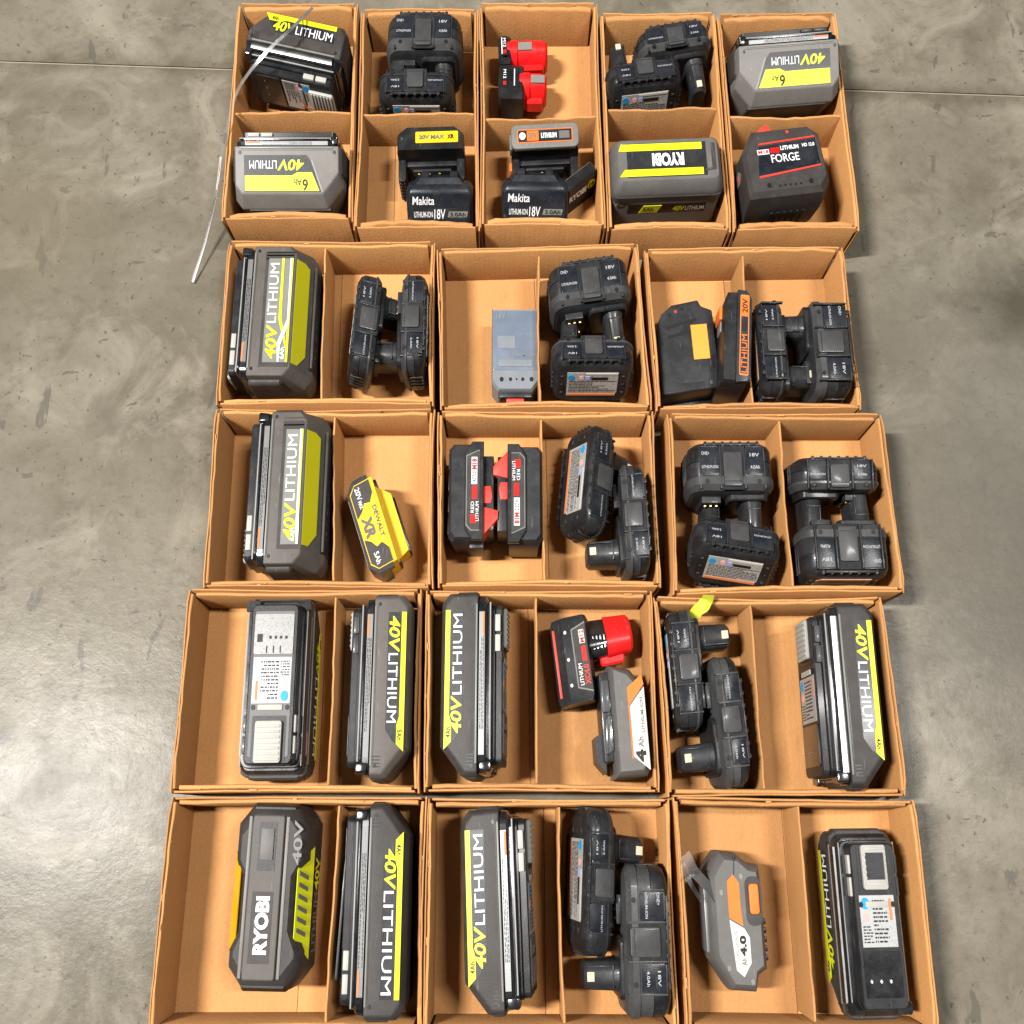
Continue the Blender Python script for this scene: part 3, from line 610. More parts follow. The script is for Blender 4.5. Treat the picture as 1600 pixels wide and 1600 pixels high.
    for s in sides:
        SM = basis((0, s * W / 2, 0), (s, 0, 0), (0, 0, -1))
        for x in (-L / 2 + 0.010, L / 2 - 0.012): bolt(x, -zt + 0.007, SM, body, 0.0021, 'black', 0.0002)
        if style == 'slim':
            for k in range(4): plate('groove', rect(*((L / 2 - 0.021 + k * 0.0032, L / 2 - 0.0198 + k * 0.0032) if s > 0 else (-L / 2 + 0.0198 - k * 0.0032, -L / 2 + 0.021 - k * 0.0032)), -zt + 0.014, -zt + 0.004 - 0.0), SM, 'black', body, 0.0001)
        plate('seam', rect(-L / 2 + 0.012, L / 2 - 0.014, -zt + 0.0042, -zt + 0.0048), SM, 'black', body, 0.0001)
    if style == 'band':
        for c in kids(t):
            for v in c.data.vertices:
                if v.co.z > zt: v.co.z = zt + (v.co.z - zt) * 0.62
    if style == 'band' or style == 'cross':
        finish(boxb(-L / 2 + 0.02, L / 2 - 0.02, -W * 0.3, W * 0.3, -0.0015, 0.002, 0.001), 'foot', 'charcoal', t)
    return t

settle(brick_pack('long black battery with shiny strip and lime edge, in the far left compartment', lid_dark=True, gloss=True, L=0.158, W=0.084), brick_pose('-Y', 169), (383, 22, 556, 182))
settle(brick_pack('grey battery with upside-down lime 6Ah label, below the far left compartment', H=0.098, style='band', L=0.164, W=0.084), brick_pose('-Y', 0, 20), (364, 213, 551, 338))
settle(brick_pack('grey battery with upside-down lime 6Ah label, in the far right compartment', H=0.098, style='band', L=0.164, W=0.084), brick_pose('+Y', 184.0, -20), (1129, 52, 1311, 182))
settle(brick_pack('large brown-grey battery with crossed lime label in second row, left box', H=0.118, style='cross', L=0.162), brick_pose('-Y', 90), (357, 389, 504, 632), ['body', 'rail', 'collar', 'top'])
settle(brick_pack('large brown-grey battery with crossed lime label in third row, left box', H=0.106, style='cross', L=0.172), brick_pose('-Y', 90.5), (383, 643, 520, 911), ['body', 'rail', 'collar', 'top'])
settle(brick_pack('battery lying rails up with pale ribbed latch nearest, fourth row left box'), brick_pose('+Z', 90.5), (368, 933, 508, 1222))
settle(brick_pack('battery on its side, lime lettering running down, right half of fourth-row left box', shell='warm_grey', ah='5Ah'), brick_pose('+Y', -90), (548, 928, 648, 1226))
settle(brick_pack('battery on its side, lettering running up, fourth-row middle box'), brick_pose('-Y', -90, 5), (686, 925, 798, 1222))
settle(brick_pack('glossy-striped battery with pale latch at left, in the fourth-row right box', lid_dark=True, gloss=True), brick_pose('+Y', -90, 0), (1243, 944, 1383, 1236))
settle(brick_pack('battery with its latch sprung open, lime stripe at right, nearest row left box', open_latch=True, shell='charcoal', L=0.187), brick_pose('-Y', 90), (525, 1253, 648, 1597))
settle(brick_pack('battery on its side, lettering running up, nearest row middle box'), brick_pose('-Y', -87, 8), (720, 1256, 840, 1592))
settle(brick_pack('battery lying rails up with framed latch farthest, nearest row right box', lid_dark=True, window=True, gloss=True, L=0.166, W=0.080, H=0.072), brick_pose('+Z', -89.5, -3), (1280, 1293, 1424, 1595))

# brick pack lying label up, far row fourth box
def lidded_pack():
    t = new_thing('power_tool_battery', 'dark grey battery with two lime stripes and upside-down white name, far row', 'battery', 'long 40 V brick batteries')
    L, W, H = 0.168, 0.070, 0.078
    bm = loft([[(x, y, z) for x, y in rrect(L - 2 * i, W - 2 * i, 0.012 - i * .5, 5)] for z, i in ((0, 0.003), (0.004, 0), (H - 0.018, 0.0), (H - 0.013, 0.001), (H - 0.003, 0.006), (H, 0.009))])
    body = finish(bm, 'body', 'charcoal_light', t)
    finish(stack(L + 0.002, W + 0.002, 0.012, [(H - 0.030, 0.001), (H - 0.029, 0), (H - 0.019, 0), (H - 0.018, 0.001)]), 'band', 'slate_light', t)
    finish(stack(L - 0.02, W - 0.012, 0.01, [(-0.012, 0.002), (-0.01, 0), (0.001, 0)]), 'rail', 'black', t)
    M = basis((0, 0, H), (-1, 0, 0), (0, -1, 0))            # lettering is upside down in the photo
    pan = plate('label', rect(-0.058, 0.062, -0.022, 0.022), M, 'slate_dark', body, 0.0003)
    for y0, y1 in ((0.012, 0.021), (-0.021, -0.012)):
        st = plate('stripe', [(-0.052, y0), (0.066, y0), (0.070, (y0 + y1) / 2 - (0.005 if y0 < 0 else 0)), (0.074, y1), (-0.052, y1)], M, 'lime', pan, 0.0004, 0.0003)
        for k in range(3): plate('chevron', par(0.006 + k * 0.004, 0.008 + k * 0.004, y0 + 0.002, y1 - 0.002, 0.001), M, 'lime_deep', st, 0.0003, 0.0007)
    text('RYOBI', -0.024, 0.024, -0.0085, 0.0085, M, 'print_white', pan, bold=0.05)
    plate('slot', [(-0.072, -0.020), (-0.066, -0.020), (-0.066, 0.012), (-0.056, 0.014), (-0.056, 0.017), (-0.072, 0.015)], M, 'charcoal', body, 0.0004)
    F = basis((0, -W / 2, 0), (1, 0, 0), (0, 0, 1))
    rc = plate('label', rect(-0.058, 0.062, H - 0.052, H - 0.034), F, 'black_gloss', body, 0.0006)
    plate('stripe', par(-0.040, -0.012, H - 0.050, H - 0.036, 0.006), F, 'lime', rc, 0.0004, 0.0007)
    text('40V', 0.012, 0.030, H - 0.048, H - 0.038, F, 'lime', rc, z=0.001, bold=0.04); text('LITHIUM', 0.031, 0.060, H - 0.047, H - 0.039, F, 'print_white', rc, z=0.001, bold=0.01)
    text('6Ah', -0.034, -0.018, H - 0.047, H - 0.039, F, 'print_black', rc, z=0.0014)
    plate('scuff', [(-0.078, H - 0.034), (-0.066, H - 0.036), (-0.064, H - 0.026), (-0.073, H - 0.024)], F, 'label_silver', body, 0.0008)
    return t
settle(lidded_pack(), yaw(2.0), (951, 220, 1125, 348))
def waisted_pack():
    t = new_thing('power_tool_battery', 'old dark grey waisted battery, white name up, lime flanks, nearest row left box', 'battery', 'long 40 V brick batteries')
    L, W, H = 0.166, 0.098, 0.080                            # built along y
    def ol(i, waist):
        hx, hy = W / 2 - i, L / 2 - i; c = 0.018
        n = [(hx - c, hy), (hx, hy - c), (hx, 0.032), (hx - waist, 0.018), (hx - waist, -0.030), (hx, -0.048), (hx, -hy + c), (hx - c, -hy)]
        return n + [(-x, y) for x, y in reversed(n)]
    body = finish(bevel(loft([[(x, y, z) for x, y in ol(i, wv)] for z, i, wv in ((0.012, 0.004, 0.0), (0.018, 0, 0.001), (H - 0.022, 0.001, 0.005), (H - 0.006, 0.006, 0.010), (H, 0.012, 0.010))]), 0.0015, 2, 12), 'body', 'charcoal', t)
    finish(stack(W - 0.012, L - 0.012, 0.012, [(0.0, 0.002), (0.002, 0), (0.013, 0)]), 'rail', 'black_gloss', t)
    for s_ in (-1, 1): finish(stack(W * 0.60, 0.016, 0.004, [(0.016, 0), (H - 0.016, 0.0), (H - 0.008, 0.004)], cy=s_ * (L / 2 - 0.0075)), 'end_cap', 'black', t)
    rib = finish(stack(0.040, L - 0.022, 0.003, [(H - 0.004, 0), (H + 0.0022, 0.0), (H + 0.003, 0.001)], cx=-0.004), 'spine', 'warm_grey', t)
    M = basis((-0.004, 0, H + 0.003), (0, 1, 0), (-1, 0, 0))  # reads upwards
    for s_ in (-1, 1): finish(boxb(-0.004 + s_ * 0.0235 - 0.002, -0.004 + s_ * 0.0235 + 0.002, -L / 2 + 0.012, L / 2 - 0.012, H - 0.004, H + 0.0008, 0.0008), 'ridge', 'shell_grey', t)
    lab = plate('label', rect(-0.058, 0.004, -0.012, 0.014), M, 'charcoal', rib, 0.0003)
    text('RYOBI', -0.050, 0.0, -0.0085, 0.0085, M, 'print_white', lab, bold=0.05)
    wel = plate('latch_well', rect(0.022, 0.066, -0.011, 0.011), M, 'black', rib, 0.0004)
    plate('latch', rect(0.032, 0.060, -0.008, 0.008), M, 'charcoal_light', wel, 0.0012, 0.0004, 0.0004)
    S = basis((0.033, 0, H + 0.0002), (0, 1, 0), (-1, 0, 0))
    text('40V', 0.028, 0.068, -0.006, 0.005, S, 'shell_grey', body, bold=0.02, z=0.0006)
    for s_ in (1, -1):
        F = basis((s_ * (W / 2 - 0.010), -0.006, H - 0.010), (0, s_, 0), (-s_ * 0.62, 0, 0.78))
        pl = plate('flank_panel', [(-0.050, -0.016), (0.050, -0.016), (0.036, 0.008), (-0.030, 0.008)] if s_ > 0 else [(-0.044, -0.014), (0.044, -0.014), (0.032, 0.003), (-0.032, 0.003)], F, 'lime' if s_ > 0 else 'amber', body, 0.0010, 0.0006)
        if s_ > 0:
            for k in range(6): plate('stripe', par(-0.030 + k * 0.010, -0.026 + k * 0.010, -0.008, 0.006, 0.005), F, 'print_grey', pl, 0.0004, 0.0028)
    V = basis((W / 2, -0.006, H - 0.034), (0, 1, 0), (-0.15, 0, 1))
    text('40V', 0.010, 0.040, -0.010, 0.003, V, 'lime', body, z=0.0016, bold=0.02); text('LITHIUM', -0.045, 0.008, -0.010, 0.003, V, 'print_grey', body, z=0.0016)
    return t
settle(waisted_pack(), yaw(-1.0), (353, 1254, 509, 1550))

# ------------------------------------------------------------------ 18 V packs with a stem (z: stem axis, x: length, y: width)
def stem_pack(label, T=0.042, L=0.118, W=0.078, tone='slate'):
    t = new_thing('power_tool_battery', label, 'battery', '18 V batteries with a round stem')
    def ol(i): return rrect(L - 2 * i, W - 2 * i, 0.019 - i * 0.5, 6)
    def lv(l): return loft([[(x, y, z) for x, y in ol(i)] for z, i in l])
    zs = T * 0.40
    low = finish(lv([(0, 0.009), (0.004, 0.003), (0.009, 0.0006), (zs, 0.0)]), 'lower_shell', 'black', t)
    up = finish(lv([(zs, 0.0012), (zs + 0.0008, 0.0002), (T - 0.010, 0.0002), (T - 0.003, 0.004), (T, 0.010)]), 'upper_shell', tone, t)
    # stem
    sx = 0.031
    st = finish(loft([[(x, y, z) for x, y in rrect(0.027 - 2 * i, 0.044 - 2 * i, 0.011 - i * .5, 6, sx)] for z, i in ((T - 0.004, -0.002), (T + 0.006, -0.001), (T + 0.008, 0.0), (T + 0.044, 0.0012), (T + 0.048, 0.004))]), 'stem', 'slate_dark', t)
    col_ = finish(stack(0.056, 0.056, 0.008, [(T - 0.002, 0), (T + 0.004, 0.0), (T + 0.0055, 0.0015)], cx=sx - 0.008), 'collar', 'black', t)
    finish(boxb(-0.040, -0.014, -0.022, 0.022, T - 0.002, T + 0.007, 0.001), 'rear_guide', 'slate_dark', t)
    for s in (1, -1):
        finish(boxb(sx - 0.0042, sx + 0.0042, s * 0.0215 - 0.0012, s * 0.0215 + 0.0010, T + 0.036, T + 0.0450, 0.0006), 'contact', 'cream', st); finish(boxb(sx - 0.010, sx + 0.010, s * 0.0212 - 0.0012, s * 0.0212 + 0.0012, T + 0.012, T + 0.0135, 0.0004), 'moulded_rib', 'slate', st); finish(boxb(sx - 0.0095, sx - 0.0080, s * 0.0212 - 0.0012, s * 0.0212 + 0.0012, T + 0.014, T + 0.044, 0.0004), 'moulded_rib', 'slate', st)
        for k in range(3): finish(boxb(-0.036 + k * 0.008, -0.033 + k * 0.008, s * 0.012 - 0.002, s * 0.012 + 0.002, T + 0.006, T + 0.0085, 0.0004), 'terminal', 'brass', t)
        Y = s * (W / 2)
        M = basis((0, Y, 0), (s, 0, 0), (0, 0, -1))           # lettering top points away from the stem
        o = -0.010 * s if False else 0.0
        # spring latch in the middle
        wl = plate('latch_well', rrect(0.032, T * 0.86, 0.002, cx=o, cy=-T * 0.53), M, 'well_black', t, 0.0006)
        la = finish(poly_prism(rrect(0.0255, T * 0.66, 0.003, cx=o, cy=-T * 0.57), 0, 0.0032, M, 0.0012), 'latch', 'slate_light', t)
        plate('groove', rect(o - 0.0115, o + 0.0115, -T * 0.82, -T * 0.80), M, 'slate_dark', la, 0.0003, 0.0032)
        for sd in (-1, 1):
            cx = o + sd * 0.0305
            pn = plate('side_panel', rrect(0.0255 if sd < 0 else 0.0245, T * 0.56, 0.003, cx=cx, cy=-T * 0.40), M, 'blue_black', t, 0.0009, 0, 0.0003)
            if sd < 0:
                if T > 0.05: text('ONE+', cx - 0.012, cx - 0.001, -T * 0.29, -T * 0.22, M, 'print_dim', pn, z=0.0013, bold=0.01)
                text('LITHIUM-ION', cx - 0.0120, cx + 0.0105, -T * 0.55, -T * 0.49, M, 'print_dim', pn, z=0.0013, bold=0.012)
            else:
                text('18V', cx - 0.006, cx + 0.007, -T * 0.32, -T * 0.25, M, 'print_dim', pn, z=0.0013, bold=0.012)
                text('4.0Ah' if T > 0.05 else '2.0Ah', cx - 0.006, cx + 0.007, -T * 0.56, -T * 0.49, M, 'print_dim', pn, z=0.0013, bold=0.012)
            bolt(o + sd * 0.036, -T * 0.80, M, t, 0.0026, 'print_black', 0.0014)
    finish(lv([(T * 0.70, 0.0002), (T * 0.71, -0.0010), (T - 0.0085, -0.0010), (T - 0.0035, 0.0030), (T - 0.0025, 0.0038)]), 'shoulder_band', 'slate_light' if tone != 'slate_dark' else 'slate', t)
    for s in (1, -1):
        for k in range(4): finish(boxb(s * (L / 2 - 0.001) - 0.0018, s * (L / 2 - 0.001) + 0.0018, -0.0135 + k * 0.008, -0.0105 + k * 0.008, T * 0.12, T * 0.66, 0.0006), 'grip_rib', 'slate_dark', t)
        finish(boxb(-L / 2 + 0.026, L / 2 - 0.026, s * (W / 2) - 0.002, s * (W / 2) + 0.0006, T * 0.035, T * 0.085, 0.0005), 'lower_ridge', 'slate_dark', t)
    for s in (1, -1):                                          # moulded ribs and scallops round the rim
        for x in (-0.0445, -0.0168, 0.0168, 0.0445): finish(boxb(x - 0.0010, x + 0.0010, s * (W / 2) - 0.004, s * (W / 2) + (0.0016 if abs(x) < 0.03 else 0.0002), T * 0.10, T * 0.94, 0.0006), 'moulded_rib', tone, up)
        for k in range(7): finish(poly_prism(circle(0.0026, 10, -0.036 + k * 0.012, 0), -0.002, 0.0014, basis((0, s * (W / 2 - 0.001), T * 0.055), (1, 0, 0), (0, 0, -s)), 0.0004), 'scallop', 'slate_dark', low)
        finish(boxb(-0.043, -0.019, s * (W / 2) - 0.002, s * (W / 2) + 0.0012, T * 0.10, T * 0.135, 0.0004), 'moulded_rib', 'slate', up); finish(boxb(0.019, 0.043, s * (W / 2) - 0.002, s * (W / 2) + 0.0012, T * 0.10, T * 0.135, 0.0004), 'moulded_rib', 'slate', up)
    # underside with its sticker
    B = basis((0, 0, 0), (-1, 0, 0), (0, 1, 0))               # seen from below
    pl = plate('sticker', [(-0.037, -0.020), (0.031, -0.020), (0.037, -0.014), (0.037, 0.020), (-0.037, 0.020)], B, 'print_label', t, 0.0006)
    print_lines(-0.034, 0.035, -0.0145, 0.007, B, pl, 8)
    plate('warning_bar', rect(-0.035, 0.035, -0.0195, -0.0158), B, 'orange_print', pl, 0.0003, 0.0007)
    plate('warning_bar', rect(-0.010, 0.036, 0.0165, 0.0195), B, 'label_white', pl, 0.0003, 0.0007)
    plate('sign', circle(0.0046, 16, -0.031, 0.0125), B, 'sign_blue', pl, 0.0003, 0.0008)
    plate('sign', circle(0.0036, 16, -0.016, 0.0115), B, 'sign_pink', pl, 0.0003, 0.0008)
    plate('sign', rect(-0.010, -0.004, 0.0085, 0.0145), B, 'sign_violet', pl, 0.0003, 0.0008)
    plate('warning_bar', rect(-0.002, 0.022, 0.0085, 0.0125), B, 'print_black', pl, 0.0003, 0.0008)
    for sd in (-1, 1):
        for k in range(3): finish(boxb(sd * 0.0445 - 0.002, sd * 0.0445 + 0.002, -0.016 + k * 0.014, -0.0135 + k * 0.014, -0.0008, 0.004, 0.0004), 'vent_rib', 'slate_light' if k != 1 else 'slate', low)
    return t
SP = ['lower_shell', 'upper_shell']
SMALL, BIG = 0.037, 0.056
for lb, T, tone, ph, fl, ti, bx in [
 ('thick stemmed battery lying behind another, far row second box', BIG, 'slate', -90, False, 0, (602, 33, 727, 132)),
 ('slim stemmed battery showing its sticker, in front of a thicker one, far row second box', SMALL, 'slate_dark', 90, False, 0, (590, 114, 714, 206)),
 ('tilted stemmed battery at the right back of the far row fourth box', SMALL, 'slate', -82, False, 0, (988, 44, 1109, 136)),
 ('stemmed battery at the left front of the far row fourth box', SMALL, 'slate_dark', 96, False, 8, (943, 98, 1064, 196)),
 ('stemmed battery with pinkish sticker edge at left, second row left box', SMALL, 'slate', -5, False, 14, (537, 427, 604, 614)),
 ('stemmed battery at the right of its pair, second row left box', SMALL, 'slate', 180, False, 0, (626, 428, 672, 612)),
 ('thick stemmed battery at the back of its pair, second row middle box', BIG, 'slate', -83, False, 0, (853, 399, 987, 528)),
 ('slim stemmed battery showing speckled sticker with blue dot, second row middle box', SMALL, 'slate', 90, False, 14, (856, 524, 994, 632)),
 ('slim stemmed battery at the left of its pair, second row right box', SMALL, 'slate', 0, True, 0, (1172, 475, 1221, 637)),
 ('thick stemmed battery against the right wall, second row right box', BIG, 'slate', 180, True, 0, (1243, 479, 1331, 637)),
 ('leaning stemmed battery with long sticker facing left, third row middle box', SMALL, 'slate_dark', -8, False, 32, (868, 662, 964, 850)),
 ('stemmed battery nearest the right wall, third row middle box', SMALL, 'slate', 183, False, 0, (958, 727, 1017, 913)),
 ('thick stemmed battery at the back left, third row right box', BIG, 'slate', -90, False, 0, (1062, 689, 1208, 802)),
 ('slim stemmed battery with blue-dot sticker at the front left, third row right box', SMALL, 'slate_dark', 83, False, 20, (1068, 826, 1222, 908)),
 ('slim stemmed battery at the back right, third row right box', SMALL, 'slate', -90, True, 8, (1228, 707, 1364, 792)),
 ('thick stemmed battery at the front right, third row right box', BIG, 'slate', 90, True, 0, (1240, 822, 1379, 918)),
 ('stemmed battery against the left wall with shiny stem, fourth row right box', SMALL, 'slate', 4, False, 0, (1033, 948, 1097, 1152)),
 ('stemmed battery lower in its pair, fourth row right box', SMALL, 'slate_light', 185, False, -6, (1092, 1024, 1168, 1236)),
 ('slim stemmed battery with sticker facing left, nearest row middle box', SMALL, 'slate_dark', -4, False, 18, (880, 1258, 962, 1499)),
 ('thick stemmed battery by the right wall, nearest row middle box', BIG, 'slate_light', 180, False, -4, (959, 1345, 1048, 1594)),
]:
    settle(stem_pack(lb, T, L=0.132 if bx[1] > 1240 else 0.126 if bx[1] > 1000 else 0.110 if ti == 0 and 470 < bx[1] < 480 else 0.118, tone=tone), stem_pose(ph, fl, ti), bx, SP)

# ------------------------------------------------------------------ small red-stemmed 12 V packs (z up as it lies, stem along +x)
def red_stem(label, base_len=0.030, base_w=0.046, total=0.080, base_h=0.045, mark='M12'):
    t = new_thing('power_tool_battery', label, 'battery', 'small red 12 V batteries')
    H = base_h
    bs = finish(bevel(loft([[(x, y, z) for y, z in [(-base_w / 2 + i, 0.004), (-base_w / 2 + i + 0.006, 0), (base_w / 2 - i - 0.006, 0), (base_w / 2 - i, 0.004), (base_w / 2 - i, H - 0.008), (base_w / 2 - i - 0.010, H - i), (-base_w / 2 + i + 0.010, H - i), (-base_w / 2 + i, H - 0.008)]] for x, i in ((0, 0.004), (0.004, 0), (base_len, 0), (base_len + 0.003, 0.003))]), 0.0012), 'base', 'black', t)
    def lobe(x, r): return [(x, 0.018 * 0 + (0.016 * math.cos(a) * r), H / 2 + (H * 0.46 * math.sin(a)) * r) for a in [2 * math.pi * k / 24 for k in range(24)]]
    tw = finish(loft([lobe(base_len - 0.004, 1.15), lobe(base_len + 0.012, 1.15), lobe(base_len + 0.0125, 1.05), lobe(total - 0.004, 1.02), lobe(total, 0.85)]), 'stem', 'red', t)
    for s in (-1, 1): finish(stack(total - base_len - 0.012, 0.016, 0.004, [(H * 0.28, 0.002), (H * 0.32, 0), (H * 0.62, 0), (H * 0.66, 0.002)], cx=(total + base_len) / 2, cy=s * 0.014), 'latch_wing', 'red', t)
    M = basis((0, 0, H), (0, -1, 0), (1, 0, 0))
    pn = plate('label', rect(-0.014, 0.014, 0.006, base_len - 0.003), M, 'black_gloss', bs, 0.0004)
    plate('stripe', rect(-0.012, 0.012, base_len - 0.013, base_len - 0.0115), M, 'print_white', pn, 0.0003, 0.0005)
    text(mark, -0.011, 0.002, 0.008, 0.0125, M, 'print_white', pn, bold=0.01)
    plate('stripe', rect(0.006, 0.011, 0.008, 0.0125), M, 'red', pn, 0.0003, 0.0005)
    finish(boxb(0.0005, 0.004, -base_w / 2 + 0.006, base_w / 2 - 0.006, H * 0.35, H * 0.75, 0.001), 'end_stripe', 'red_bright', bs)
    S = basis((base_len + 0.012, 0, H * 0.96), (1, 0, 0), (0, 1, 0))
    plate('sticker', rect(0.002, 0.024, -0.006, 0.005), S, 'label_silver', tw, 0.0012)
    return t
settle(red_stem('small red-stemmed battery, the farther of two in the far row middle box', 0.018, 0.040, 0.080, 0.048), yaw(2), (777, 64, 857, 124))
settle(red_stem('small red-stemmed battery with black label cap, the nearer of two in far row middle box', 0.038, 0.048, 0.078, 0.050), yaw(-1), (777, 106, 856, 182))
def wide_red_stem():
    t = new_thing('power_tool_battery', 'black slab battery with red stem and thin red line, fourth row middle box', 'battery', 'small red 12 V batteries')
    D, H = 0.088, 0.054
    pr = [(0.0, 0.006), (0.006, 0.0), (0.046, 0.0), (0.052, 0.008), (0.052, H - 0.010), (0.046, H), (0.014, H), (0.0, H - 0.014)]
    body = finish(bevel(loft([[(x, y, z) for x, z in [(0.026 + (px_ - 0.026) * k_, 0.025 + (z_ - 0.025) * k_) for px_, z_ in pr]] for y, k_ in ((-D / 2, 0.90), (-D / 2 + 0.006, 1), (D / 2 - 0.006, 1), (D / 2, 0.90))]), 0.0014), 'base', 'slate_dark', t)
    finish(boxb(0.0015, 0.005, -D / 2 + 0.008, D / 2 - 0.010, H - 0.014, H - 0.0095, 0.0008), 'edge_line', 'red_bright', body)
    M = basis((0, 0, H), (0, 1, 0), (-1, 0, 0))
    rim = plate('label_edge', [(-0.036, -0.046), (0.036, -0.046), (0.030, -0.026), (-0.030, -0.026)], M, 'label_silver', body, 0.0004)
    pn = plate('label', [(-0.0345, -0.046), (0.0345, -0.046), (0.029, -0.0275), (-0.029, -0.0275)], M, 'charcoal', body, 0.0007)
    plate('patch', rect(0.014, 0.028, -0.043, -0.036), M, 'print_white', pn, 0.0003, 0.0008); text('M12', 0.0145, 0.0275, -0.0425, -0.0365, M, 'red', pn, z=0.0014, bold=0.03)
    plate('patch', rect(-0.004, 0.011, -0.043, -0.037), M, 'red', pn, 0.0003, 0.0008)
    text('XC4.0', -0.028, -0.008, -0.044, -0.037, M, 'red_bright', pn, z=0.0012, bold=0.02); text('LITHIUM', -0.028, -0.006, -0.035, -0.030, M, 'print_white', pn, z=0.0012, bold=0.005)
    for y in (-0.026, 0.0, 0.028): bolt(-0.020, y, basis((0, 0, H), (1, 0, 0), (0, 1, 0)) @ Matrix.Translation((0.038, 0, 0)), body, 0.0018, 'steel', 0.0003)
    def lobe(x, r): return [(x, 0.016 + (0.020 * math.cos(a) * (1 + 0.10 * math.cos(3 * a)) * r), 0.024 + (0.021 * math.sin(a)) * (1 + 0.08 * math.cos(3 * a)) * r) for a in [2 * math.pi * k / 30 for k in range(30)]]
    nk = finish(loft([lobe(0.048, 1.1), lobe(0.052, 1.1), lobe(0.078, 1.04)]), 'neck', 'black_gloss', t)
    finish(loft([lobe(0.074, 1.10), lobe(0.075, 1.14), lobe(0.106, 1.04), lobe(0.110, 0.86)]), 'stem', 'red', t)
    finish(stack(0.034, 0.014, 0.004, [(0.014, 0.002), (0.016, 0), (0.032, 0), (0.034, 0.002)], cx=0.080, cy=-0.004), 'latch_wing', 'red', t)
    for k in range(4): finish(boxb(0.055 + k * 0.005, 0.057 + k * 0.005, 0.006, 0.020, 0.044, 0.0465, 0.0004), 'contact', 'steel', nk)
    return t
settle(wide_red_stem(), yaw(9), (855, 966, 992, 1104))

# ------------------------------------------------------------------ slide-on packs, each built as it lies (x right, y away, z up)
def standing_pack(label, kind):
    """flat slide-on pack standing on edge: label edge up at the back, rails and slots towards the viewer"""
    t = new_thing('power_tool_battery', label, 'battery')
    W, D, H = 0.104, 0.030, 0.064
    mat = 'black' if kind == 'black' else 'slate'
    body = finish(bevel(loft([[(x, y, z) for x, y in [(-W / 2 + i, -D / 2), (W / 2 - i, -D / 2), (W / 2 - i, D / 2 - 0.008), (W / 2 - 0.012 - i, D / 2), (-W / 2 + 0.012 + i, D / 2), (-W / 2 + i, D / 2 - 0.008)]] for z, i in ((0, 0.006), (0.010, 0), (H - 0.006, 0), (H, 0.003))]), 0.002, 3), 'body', mat if kind == 'black' else 'black', t)
    finish(boxb(-W / 2 + 0.010, W / 2 - 0.010, -D / 2 - 0.006, -D / 2 + 0.002, 0.002, H - 0.024, 0.002), 'rail_block', 'black', t)
    for s in (-1, 1): finish(boxb(s * (W / 2 - 0.006) - 0.006, s * (W / 2 - 0.006) + 0.006, -D / 2 - 0.026, -D / 2 + 0.003, 0.002, H - 0.020, 0.002), 'side_arm', 'black', t)
    for k in range(7): 
        for s in (-1, 1): finish(boxb(s * (W / 2 - 0.006) - 0.0045, s * (W / 2 - 0.006) + 0.0045, -D / 2 - 0.0275, -D / 2 + 0.001, 0.004 + k * 0.006, 0.0072 + k * 0.006, 0.0006), 'rib', 'slate_dark', t)
    finish(boxb(-0.030, 0.030, -D / 2 - 0.009, -D / 2 - 0.005, 0.010, H - 0.030, 0.0008), 'terminal_block', 'slate_dark', t)
    for k in range(3): finish(boxb(-0.022 + k * 0.016, -0.019 + k * 0.016, -D / 2 - 0.0100, -D / 2 - 0.0085, 0.014, H - 0.034, 0.0003), 'contact', 'brass', t)
    M = basis((0, 0, H), (1, 0, 0), (0, 1, 0))
    if kind == 'black':
        pn = plate('label', rrect(0.066, 0.015, 0.0015, cx=0.010, cy=0.001), M, 'yellow', body, 0.0006)
        text('20V MAX', -0.018, 0.022, -0.002, 0.004, M, 'print_grey', pn, z=0.001, bold=0.05); text('XR', 0.026, 0.037, -0.002, 0.004, M, 'print_black', pn, z=0.001, bold=0.05)
        bolt(-0.044, 0.0, M, body, 0.002, 'steel', 0.0004)
    else:
        lid = finish(poly_prism(rrect(W, D + 0.002, 0.008), H - 0.004, H + 0.002, I4, 0.001), 'lid', 'shell_grey', t)
        M = basis((0, 0, H + 0.002), (1, 0, 0), (0, 1, 0))
        fr = plate('label', rrect(0.086, 0.018, 0.0015), M, 'orange', lid, 0.0004); pn = plate('label', rrect(0.083, 0.0155, 0.001), M, 'slate_dark', lid, 0.0007)
        plate('patch', rect(-0.028, -0.010, -0.0068, 0.0068), M, 'orange', pn, 0.0003, 0.0008)
        plate('patch', circle(0.005, 14, -0.035), M, 'print_white', pn, 0.0003, 0.0008)
        text('20V', -0.026, -0.012, -0.004, 0.004, M, 'print_grey', pn, z=0.0013, bold=0.03)
        text('LITHIUM', -0.006, 0.018, -0.004, 0.003, M, 'print_white', pn, z=0.0012, bold=0.05); plate('patch', rect(0.022, 0.038, -0.005, 0.005), M, 'print_grey', pn, 0.0003, 0.0008)
        finish(boxb(-W / 2 - 0.004, -W / 2 + 0.004, -D / 2 - 0.006, -D / 2 + 0.006, 0.004, 0.030, 0.002), 'release_button', 'orange', t)
        finish(boxb(-W / 2 - 0.003, -W / 2 + 0.002, -D / 2 + 0.004, D / 2 - 0.006, 0.045, H - 0.006, 0.001), 'side_clip', 'label_silver', t)
    return t
settle(standing_pack('black battery with small yellow label on its top edge, far row second box', 'black'), yaw(1.5), (620, 205, 729, 305))
settle(standing_pack('grey-lidded battery with orange-bordered label, far row middle box', 'grey'), yaw(2.5), (795, 203, 905, 300))
